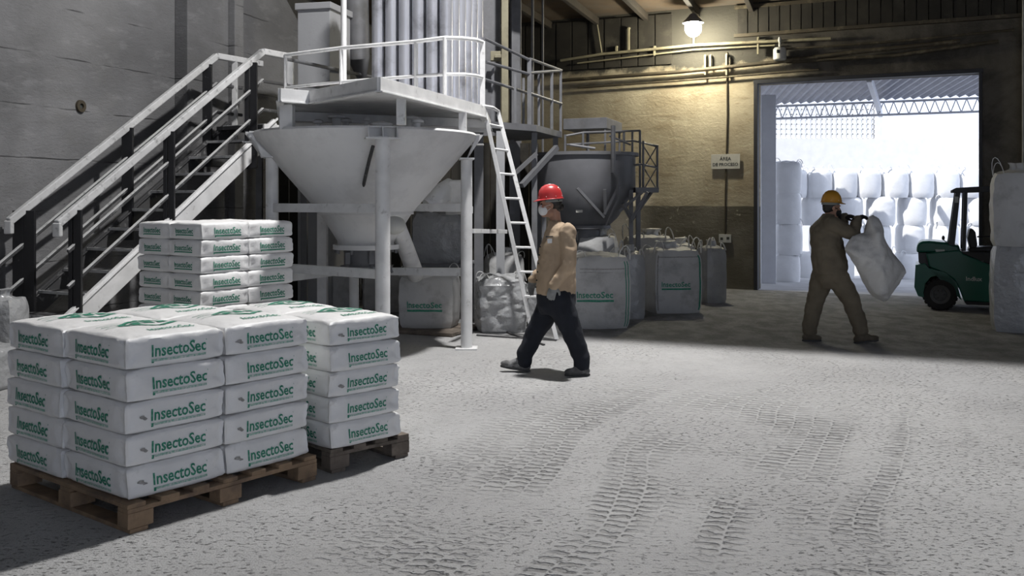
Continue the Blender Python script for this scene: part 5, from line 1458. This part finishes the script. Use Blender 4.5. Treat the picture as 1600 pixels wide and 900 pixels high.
def hand(m, wrist, dirv, palm_n, thumb_side, curl=0.5, sc=1.0, rr=1.0):
    """palm, four unequal bent fingers, thumb from the side. dirv=pointing direction, palm_n=palm normal"""
    d = Vector(dirv).normalized(); n = (Vector(palm_n) - d * Vector(palm_n).dot(d)).normalized(); s = d.cross(n).normalized() * thumb_side
    w = Vector(wrist)
    Rm = Matrix((s, d, n)).transposed()
    m.ball(w + d * 0.045 * sc, (0.036 * sc * (0.5 + 0.5 * rr), 0.050 * sc, 0.015 * sc * rr), Rm, 16, 10)
    m.cone(w - d * 0.02, w + d * 0.02, 0.025 * sc * rr, 0.026 * sc * rr)
    ln = [0.068, 0.078, 0.072, 0.056]
    for i in range(4):
        off = s * (0.030 - 0.020 * i) * sc
        b0 = w + d * 0.075 * sc + off
        a1 = curl * 0.7; a2 = curl * 1.5; a3 = curl * 2.1
        l = ln[i] * sc
        p1 = b0 + (d * math.cos(a1) + n * math.sin(a1)) * l * 0.45
        p2 = p1 + (d * math.cos(a2) + n * math.sin(a2)) * l * 0.32
        p3 = p2 + (d * math.cos(a3) + n * math.sin(a3)) * l * 0.25
        q_ = sc * rr; m.cone(b0 - d * 0.02 * sc, p1, 0.0098 * q_, 0.0090 * q_, 10, 3); m.cone(p1, p2, 0.0090 * q_, 0.0085 * q_, 10, 3); m.cone(p2, p3, 0.0085 * q_, 0.0078 * q_, 10, 3)
    t0 = w + d * 0.022 * sc + s * 0.028 * sc
    t1 = t0 + (s * 0.75 + d * 0.6 + n * 0.35).normalized() * 0.042 * sc
    t2 = t1 + (s * 0.25 + d * 0.9 + n * 0.5).normalized() * 0.032 * sc
    m.cone(t0, t1, 0.013 * q_, 0.0105 * q_, 10, 3); m.cone(t1, t2, 0.0105 * q_, 0.009 * q_, 10, 3)

def helmet(par, c, face, tilt, mt, rim_r=1.0):
    f = Vector(face).normalized(); s = Vector((0, 0, 1)).cross(f).normalized(); u = f.cross(s).normalized()
    Rm = Matrix((f, s, u)).transposed() @ Matrix.Rotation(tilt, 3, 'Y')
    hm = MB(); n = 40; rings = []
    prof = [(0.0, 0.132), (0.35, 0.127), (0.65, 0.108), (0.86, 0.075), (0.96, 0.040), (1.0, 0.006), (1.02, 0.0)]
    vs = []; fs = []
    for r_, z in prof:
        for k in range(n):
            t = 2 * math.pi * k / n
            rx, ry = 0.119 * r_, 0.095 * r_
            zz = z
            if r_ <= 0.9: zz += 0.006 * max(0, 1 - abs(math.sin(t)) * 4) * (1 if r_ > 0.1 else 1)   # centre ridge
            vs.append(Vector((rx * math.cos(t) - 0.004, ry * math.sin(t), zz)))
    # brim, long at the front
    for ex in (0.009, 0.022, 0.023):
        for k in range(n):
            t = 2 * math.pi * k / n
            fr = max(0, math.cos(t)) ** 2
            e = ex * (0.45 + 1.5 * fr)
            vs.append(Vector(((0.119 * 1.02 + e) * math.cos(t) - 0.004, (0.095 * 1.02 + e * 0.9) * math.sin(t), -0.004 - (0.012 * fr if ex > 0.018 else 0.004 * fr) - (0.004 if ex == 0.023 else 0))))
    R_ = len(prof) + 3
    for i in range(R_ - 1):
        for k in range(n):
            k2 = (k + 1) % n; fs.append((i * n + k, i * n + k2, (i + 1) * n + k2, (i + 1) * n + k))
    vs = [Vector(c) + Rm @ v for v in vs]
    hm.add(vs, fs, 0, True)
    o = hm.build('helmet', mt, par)
    so_ = o.modifiers.new('solid', 'SOLIDIFY'); so_.thickness = 0.004; so_.offset = -1
    m = MB()
    for k in range(8):
        t = 2 * math.pi * (k + 0.5) / 8; m.ball(Vector(c) + Rm @ Vector((0.1175 * math.cos(t) - 0.004, 0.0945 * math.sin(t), 0.018)), 0.0045, n=8, m=5)
    rv = m.build('rivets', 'plastic_white', o)
    bd = MB(); pr = []
    vs = []; fs = []
    for zz in (0.0, -0.035):
        for k in range(n):
            t = 2 * math.pi * k / n; vs.append(Vector(c) + Rm @ Vector((0.104 * math.cos(t) - 0.01, 0.084 * math.sin(t), zz)))
    for k in range(n):
        if abs(math.atan2(math.sin(2 * math.pi * k / n), math.cos(2 * math.pi * k / n))) < 0.9: continue
        k2 = (k + 1) % n; fs.append((k, k2, n + k2, n + k))
    bd.add(vs, fs, 0, True); b_ = bd.build('headband', 'helmet_band', o, fix=False); q = b_.modifiers.new('solid', 'SOLIDIFY'); q.thickness = 0.004
    return o

def boot(par, ankle, heel, toe, mt, zlift_toe=0.0, w_=0.046):
    """boot from ankle to sole, heel and toe given on the ground"""
    heel = Vector(heel); toe = Vector(toe); d = (toe - heel); L_ = d.length; d.normalize(); s = d.cross(Vector((0, 0, 1))).normalized()
    up = s.cross(d).normalized()
    Rm = Matrix((d, s, up)).transposed()
    m = MB()
    m.ball(heel + d * 0.055 + up * 0.045, (0.055, 0.040, 0.045), Rm, 16, 10)
    m.ball(heel + d * L_ * 0.42 + up * 0.045, (0.095, 0.044, 0.042), Rm, 16, 10)
    m.ball(toe - d * 0.075 + up * 0.038, (0.080, w_ + 0.004, 0.036), Rm, 16, 10)
    m.cone(heel + d * 0.07 + up * 0.06, Vector(ankle), 0.050, 0.056, 16)
    m.cone(heel + d * 0.10 + up * 0.09, toe - d * 0.10 + up * 0.045, 0.046, 0.036, 16)
    o = m.build('boot', mt, par); remesh(o, 0.009, smooth=4)
    ms = MB(); pts = []
    for k in range(20):
        t = 2 * math.pi * k / 20
        cx = math.cos(t); cy = math.sin(t)
        wd = w_ * (0.92 if cx < 0 else 1.06)
        pts.append(heel + d * (L_ / 2 + cx * L_ / 2 * 1.0) + s * (cy * wd) * (1 if abs(cx) < 0.9 else 0.9) + up * 0.0)
    ms.prism(pts, up * 0.020); ms.build('sole', 'sole', o, 0.004)
    return o

# ---------------------------------------------------------------- worker with the red helmet, walking left
def worker_red():
    Y0 = 9.10
    def J(x, y, dy=0.0):
        p = P(x, y, Y0); p.y += dy; return p
    fwd = Vector((-1, 0.0, 0))
    pel = J(871, 452); chest = J(873, 380)
    shN = J(885, 361, -0.185); shF = J(874, 362, 0.185)
    elN = J(887, 411, -0.235); wrN = J(864, 442, -0.225)
    elF = J(868, 412, 0.25); wrF = J(834, 440, 0.24)
    hipN = J(872, 462, -0.095); hipF = J(868, 462, 0.095)
    knN = J(891, 512, -0.095); anN = J(908, 563, -0.095)       # near leg is back
    knF = J(843, 510, 0.10); anF = J(820, 562, 0.10)            # far leg forward
    hc = J(859, 318)
    b = MB()
    A, Rm = head(b, hc, (-1, -0.05, 0.0))
    b.cone(J(868, 346), J(866, 328), 0.055, 0.052)
    b.loft([(pel - Vector((0, 0, 0.12)), 0.07, 0.12, 0), (pel, 0.085, 0.14, 0), (pel + Vector((0.0, 0, 0.15)), 0.08, 0.12, 0), (chest, 0.09, 0.14, 0), (J(873, 360), 0.075, 0.15, 0), (J(869, 347), 0.05, 0.06, 0)])
    for s_, e_, w_ in ((shN, elN, wrN), (shF, elF, wrF)): b.cone(s_, e_, 0.040, 0.034); b.cone(e_, w_, 0.034, 0.024)
    for h_, k_, a_ in ((hipN, knN, anN), (hipF, knF, anF)): b.cone(h_, k_, 0.065, 0.045); b.cone(k_, a_, 0.043, 0.034)
    hand(b, wrN, (-0.28, 0, -0.96), (0.3, 1, 0), 1, 0.42, 1.06, 0.78)
    hand(b, wrF, (-0.30, 0, -0.95), (0.3, -1, 0), -1, 0.42, 1.06, 0.78)
    body = b.build('person', 'skin'); remesh(body, 0.008, smooth=2)
    tag(body, 'person in tan work shirt, dark trousers, white mask and red helmet, walking left', 'person')
    # shirt
    m = MB()
    top = [(J(869, 459), 0.186, 0.200), (J(869, 447), 0.192, 0.204), (J(869, 425), 0.184, 0.198), (J(870, 400), 0.174, 0.195), (J(871, 381), 0.162, 0.194),
           (J(873, 367), 0.138, 0.190), (J(873, 357), 0.115, 0.165), (J(870, 350), 0.085, 0.115), (J(868, 345), 0.062, 0.075)]
    m.loft([(c, rx, ry, 0) for c, rx, ry in top], 28)
    for s_, e_, w_ in ((shN, elN, wrN), (shF, elF, wrF)):
        m.cone(s_, e_, 0.079, 0.069, 18); m.cone(e_, w_, 0.068, 0.048, 18)
    m.cone(shN + Vector((0.0, 0.03, -0.01)), J(872, 366), 0.075, 0.09); m.cone(shF + Vector((0.0, -0.03, -0.01)), J(872, 366), 0.075, 0.09)
    sh = m.build('shirt', 'shirt_tan', body); remesh(sh, 0.011, 0.030, 0.085, 5)
    # collar
    m = MB()
    for k in (-1, 1):
        m.prism([J(868, 343, k * 0.058), J(875, 347, k * 0.068), J(864, 359, k * 0.088), J(853, 358, k * 0.050), J(857, 349, k * 0.045)], (0, k * 0.012, 0))
    cg = m.build('collar', 'shirt_tan', sh, 0.004)
    m = MB(); m.lathe(J(867, 343), [(0.070, -0.045), (0.064, -0.012), (0.058, -0.012), (0.060, -0.045)], 24); m.build('collar_band', 'shirt_tan', sh)
    m = MB(); m.prism([J(854, 372, -0.186), J(861.5, 371.5, -0.186), J(861, 378.5, -0.188), J(854.5, 379, -0.180)], (0, -0.004, 0)); m.build('chest_badge', 'mask_white', sh)
    m = MB(); m.prism([J(851.5, 368, -0.172), J(863, 367.5, -0.184), J(863, 369, -0.186), J(851.5, 370, -0.174)], (0, -0.004, 0)); m.build('pocket_flap', 'dark_tread', sh)
    m = MB()
    for y in (372, 385, 398, 411, 424, 437, 448):
        m.ball(J(845.0 - (y - 372) * 0.105, y, -0.06), 0.008, n=8, m=5)
    m.build('buttons', 'dark_ink', sh)
    # trousers
    m = MB()
    m.loft([(J(870, 451), 0.172, 0.185, 0), (J(869, 462), 0.188, 0.195, 0), (J(869, 478), 0.185, 0.19, 0), (J(869, 490), 0.145, 0.16, 0)], 26)
    for h_, k_, a_ in ((hipN, knN, anN), (hipF, knF, anF)):
        m.cone(h_ - Vector((0, 0, 0.02)), k_, 0.138, 0.102, 20); m.cone(k_, a_ + Vector((0, 0, 0.03)), 0.102, 0.078, 20)
        m.cone(a_ + Vector((0.0, 0, 0.045)), a_ + Vector((0, 0, -0.025)), 0.080, 0.076, 18)
    tr_ = m.build('trousers', 'trouser_navy', body); remesh(tr_, 0.012, 0.022, 0.09, 5)
    # boots
    boot(body, anN, Vector((J(921, 584).x, anN.y, 0.0)), Vector((J(881, 584).x, anN.y - 0.02, 0.0)), 'boot_grey')
    boot(body, anF, Vector((J(829, 577).x, anF.y, 0.0)), Vector((J(781, 572).x, anF.y + 0.02, 0.045)), 'boot_grey')
    # gloves
    for w_, pn, ts, dv in ((wrN, (0.3, 1, 0), 1, (-0.28, 0, -0.96)), (wrF, (0.3, -1, 0), -1, (-0.30, 0, -0.95))):
        m = MB(); hand(m, w_, dv, pn, ts, 0.42, 1.06, 1.18); m.cone(Vector(w_) - Vector(dv) * 0.035, Vector(w_) + Vector(dv) * 0.01, 0.040, 0.036, 14)
        g = m.build('glove', 'glove_grey', body); remesh(g, 0.0055, smooth=2)
    # mask
    m = MB(); m.ball(A(0.052, 0, -0.062), (0.058, 0.062, 0.060), Rm, 22, 14); m.ball(A(0.080, 0, -0.042), (0.030, 0.028, 0.030), Rm, 18, 12); mk = m
    m2 = MB()
    for k in (-1, 1): m2.tube([A(0.060, k * 0.056, -0.03), A(0.0, k * 0.080, -0.012)], 0.002, 6); m2.tube([A(0.05, k * 0.055, -0.09), A(0.0, k * 0.078, -0.045)], 0.002, 6)
    m2.build('mask_straps', 'mask_white', body)
    mk_o = m.build('face_mask', 'mask_white', body); remesh(mk_o, 0.005, smooth=6)
    m = MB()
    for k in (-1, 1): m.ball(A(0.083, k * 0.031, -0.006), (0.007, 0.014, 0.006), Rm)
    m.build('eyes', 'hair', body)
    # hair with a low bun
    m = MB(); m.ball(A(-0.035, 0, 0.015), (0.085, 0.083, 0.085), Rm, 18, 12); m.ball(A(-0.075, 0, -0.045), (0.035, 0.055, 0.045), Rm); m.ball(A(-0.108, 0, -0.035), (0.030, 0.032, 0.034), Rm)
    h_ = m.build('hair', 'hair', body); remesh(h_, 0.007, 0.012, 0.03, 2)
    helmet(body, hc + Vector((0.002, 0, 0.048)), (-1, -0.05, 0), R(4), 'helmet_red')
    return body
worker_red()

# ---------------------------------------------------------------- worker with the yellow helmet, carrying a bag to the right
def worker_yellow():
    Y0 = 11.10
    def J(x, y, dy=0.0):
        p = P(x, y, Y0); p.y += dy; return p
    f = Vector((1, 0.18, 0)).normalized()
    hc = J(1300, 323)
    shN = J(1292, 350, -0.19); shF = J(1298, 349, 0.18)
    elN = J(1323, 366, -0.24); wrN = J(1331, 343, -0.17)
    elF = J(1322, 357, 0.16); wrF = J(1321, 339, 0.05)
    hipN = J(1300, 424, -0.09); hipF = J(1292, 424, 0.09)
    knN = J(1323, 464, -0.10); anN = J(1340, 512, -0.08)        # near leg forward
    knF = J(1279, 468, 0.10); anF = J(1269, 515, 0.10)
    b = MB()
    A, Rm = head(b, hc, (1, 0.10, -0.05))
    b.cone(J(1294, 345), J(1297, 332), 0.058, 0.054)
    b.loft([(J(1296, 432), 0.08, 0.12, 0), (J(1295, 415), 0.09, 0.14, 0), (J(1292, 390), 0.085, 0.12, 0), (J(1290, 365), 0.095, 0.15, 0), (J(1291, 350), 0.08, 0.15, 0), (J(1293, 343), 0.05, 0.06, 0)])
    for s_, e_, w_ in ((shN, elN, wrN), (shF, elF, wrF)): b.cone(s_, e_, 0.042, 0.036); b.cone(e_, w_, 0.036, 0.025)
    for h_, k_, a_ in ((hipN, knN, anN), (hipF, knF, anF)): b.cone(h_, k_, 0.07, 0.048); b.cone(k_, a_, 0.045, 0.036)
    dN = Vector((0.75, 0.2, 0.45)); dF = Vector((0.7, -0.3, 0.1))
    hand(b, wrN, dN, (0.3, 0.4, -1), 1, 0.82, 1.10, 0.78); hand(b, wrF, dF, (0.3, 0.2, -1), -1, 0.82, 1.10, 0.78)
    body = b.build('person', 'skin'); remesh(body, 0.010, smooth=2)
    tag(body, 'person in olive coveralls, black mask and yellow helmet, holding a white bag by the doorway', 'person')
    m = MB()
    top = [(J(1297, 428), 0.185, 0.215), (J(1297, 418), 0.195, 0.220), (J(1295, 402), 0.190, 0.215), (J(1292, 384), 0.182, 0.208), (J(1290, 366), 0.172, 0.212),
           (J(1289.5, 354), 0.150, 0.205), (J(1291, 345), 0.110, 0.165), (J(1294, 338), 0.075, 0.10), (J(1296, 334), 0.064, 0.075)]
    m.loft([(c, rx, ry, 0) for c, rx, ry in top], 28)
    for s_, e_, w_ in ((shN, elN, wrN), (shF, elF, wrF)):
        m.cone(s_, e_, 0.092, 0.078, 18); m.cone(e_, w_, 0.074, 0.054, 18)
    sh = m.build('jacket', 'olive', body); remesh(sh, 0.013, 0.035, 0.09, 5)
    m = MB()
    m.loft([(J(1298, 416), 0.175, 0.195, 0), (J(1298, 428), 0.180, 0.198, 0), (J(1298, 440), 0.160, 0.18, 0), (J(1298, 450), 0.12, 0.15, 0)], 26)
    for h_, k_, a_ in ((hipN, knN, anN), (hipF, knF, anF)):
        m.cone(h_, k_, 0.135, 0.105, 20); m.cone(k_, a_ + Vector((0, 0, 0.02)), 0.105, 0.082, 20)
        m.cone(a_ + Vector((0, 0, 0.06)), a_ + Vector((0, 0, -0.01)), 0.085, 0.085, 18)
    tr_ = m.build('trousers', 'olive', body); remesh(tr_, 0.013, 0.035, 0.09, 5)
    boot(body, anF, Vector((J(1257, 533).x, anF.y, 0)), Vector((J(1288, 533).x, anF.y + 0.0, 0)), 'boot_brown', w_=0.052)
    boot(body, anN, Vector((J(1330, 533).x, anN.y, 0.0)), Vector((J(1369, 527).x, anN.y, 0.03)), 'boot_brown', w_=0.052)
    for w_, pn, ts, dv in ((wrN, (0.3, 0.4, -1), 1, dN), (wrF, (0.3, 0.2, -1), -1, dF)):
        m = MB(); hand(m, w_, dv, pn, ts, 0.82, 1.10, 1.22); dn = dv.normalized(); m.cone(Vector(w_) - dn * 0.03, Vector(w_) + dn * 0.01, 0.044, 0.038, 14)
        g = m.build('glove', 'glove_dark', body); remesh(g, 0.006, smooth=2)
    m = MB(); m.ball(A(0.055, 0, -0.062), (0.058, 0.062, 0.058), Rm, 20, 12)
    for k in (-1, 1): m.tube([A(0.055, k * 0.056, -0.03), A(0.0, k * 0.080, -0.012)], 0.004, 6)
    m.build('face_mask', 'mask_black', body)
    m = MB(); m.ball(A(-0.028, 0, 0.015), (0.085, 0.081, 0.088), Rm, 18, 12); m.ball(A(-0.05, 0, -0.03), (0.055, 0.070, 0.05), Rm); h_ = m.build('hair', 'hair', body); remesh(h_, 0.008, 0.008, 0.03, 2)
    helmet(body, hc + Vector((-0.002, 0, 0.055)), (1, 0.10, 0), R(2), 'helmet_yellow')
    # the bag held in both hands (an object of its own)
    out = [(1341, 335), (1349, 334), (1358, 338), (1365, 372), (1385, 398), (1399, 416), (1401, 424), (1388, 443), (1368, 469), (1358, 466), (1345, 458), (1333, 440), (1322, 418), (1309, 398), (1301, 387), (1306, 376), (1314, 366), (1326, 362), (1336, 360), (1338, 345)]
    pts2 = []
    n = len(out)
    for i in range(n):
        a0, a1 = out[i], out[(i + 1) % n]
        for k in range(3): pts2.append((a0[0] + (a1[0] - a0[0]) * k / 3, a0[1] + (a1[1] - a0[1]) * k / 3))
    cx, cy = 1350, 408
    vs = []; fs = []; rings = [1.0, 0.97, 0.9, 0.78, 0.62, 0.44, 0.24, 0.0]
    n = len(pts2)
    for side in (-1, 1):
        for r_ in rings:
            for (x, y) in pts2:
                X, Y_ = cx + (x - cx) * r_, cy + (y - cy) * r_
                th = 0.13 * (1 - r_ ** 2.4) ** 0.7 * (0.55 + 0.45 * min(1, max(0, (Y_ - 330) / 80)))
                q = Vector((X * 0.07, Y_ * 0.07, side * 3.0))
                rid = 0.09 * abs(noise.noise(Vector(((X + Y_ * 0.55) * 0.055, (Y_ - X * 0.4) * 0.02, side)))) + 0.02 * noise.noise(q * 3)
                rid += 0.09 * max(0, 1 - abs(X - (1343 + (Y_ - 335) * 0.10)) / 34) * (1 - r_ ** 4)
                sl = -0.36 + (X - 1320) * 0.0012
                vs.append(J(X, Y_, sl + side * (th + (rid if r_ < 0.97 else 0))))
    R_ = len(rings)
    for sd in range(2):
        o_ = sd * R_ * n
        for i in range(R_ - 1):
            for k in range(n):
                k2 = (k + 1) % n; fs.append((o_ + i * n + k, o_ + i * n + k2, o_ + (i + 1) * n + k2, o_ + (i + 1) * n + k))
    for k in range(n):
        k2 = (k + 1) % n; fs.append((k, R_ * n + k, R_ * n + k2, k2))
    m = MB(); m.add(vs, fs, 0, True)
    bg = m.build('carried_bag', 'woven'); recenter(bg); remesh(bg, 0.018, 0.022, 0.10, 4)
    tag(bg, 'large empty white woven bag held by the person in the yellow helmet', 'bag')
worker_yellow()

# name the plain rolling shading on sharp flats
for me in bpy.data.meshes:
    pass
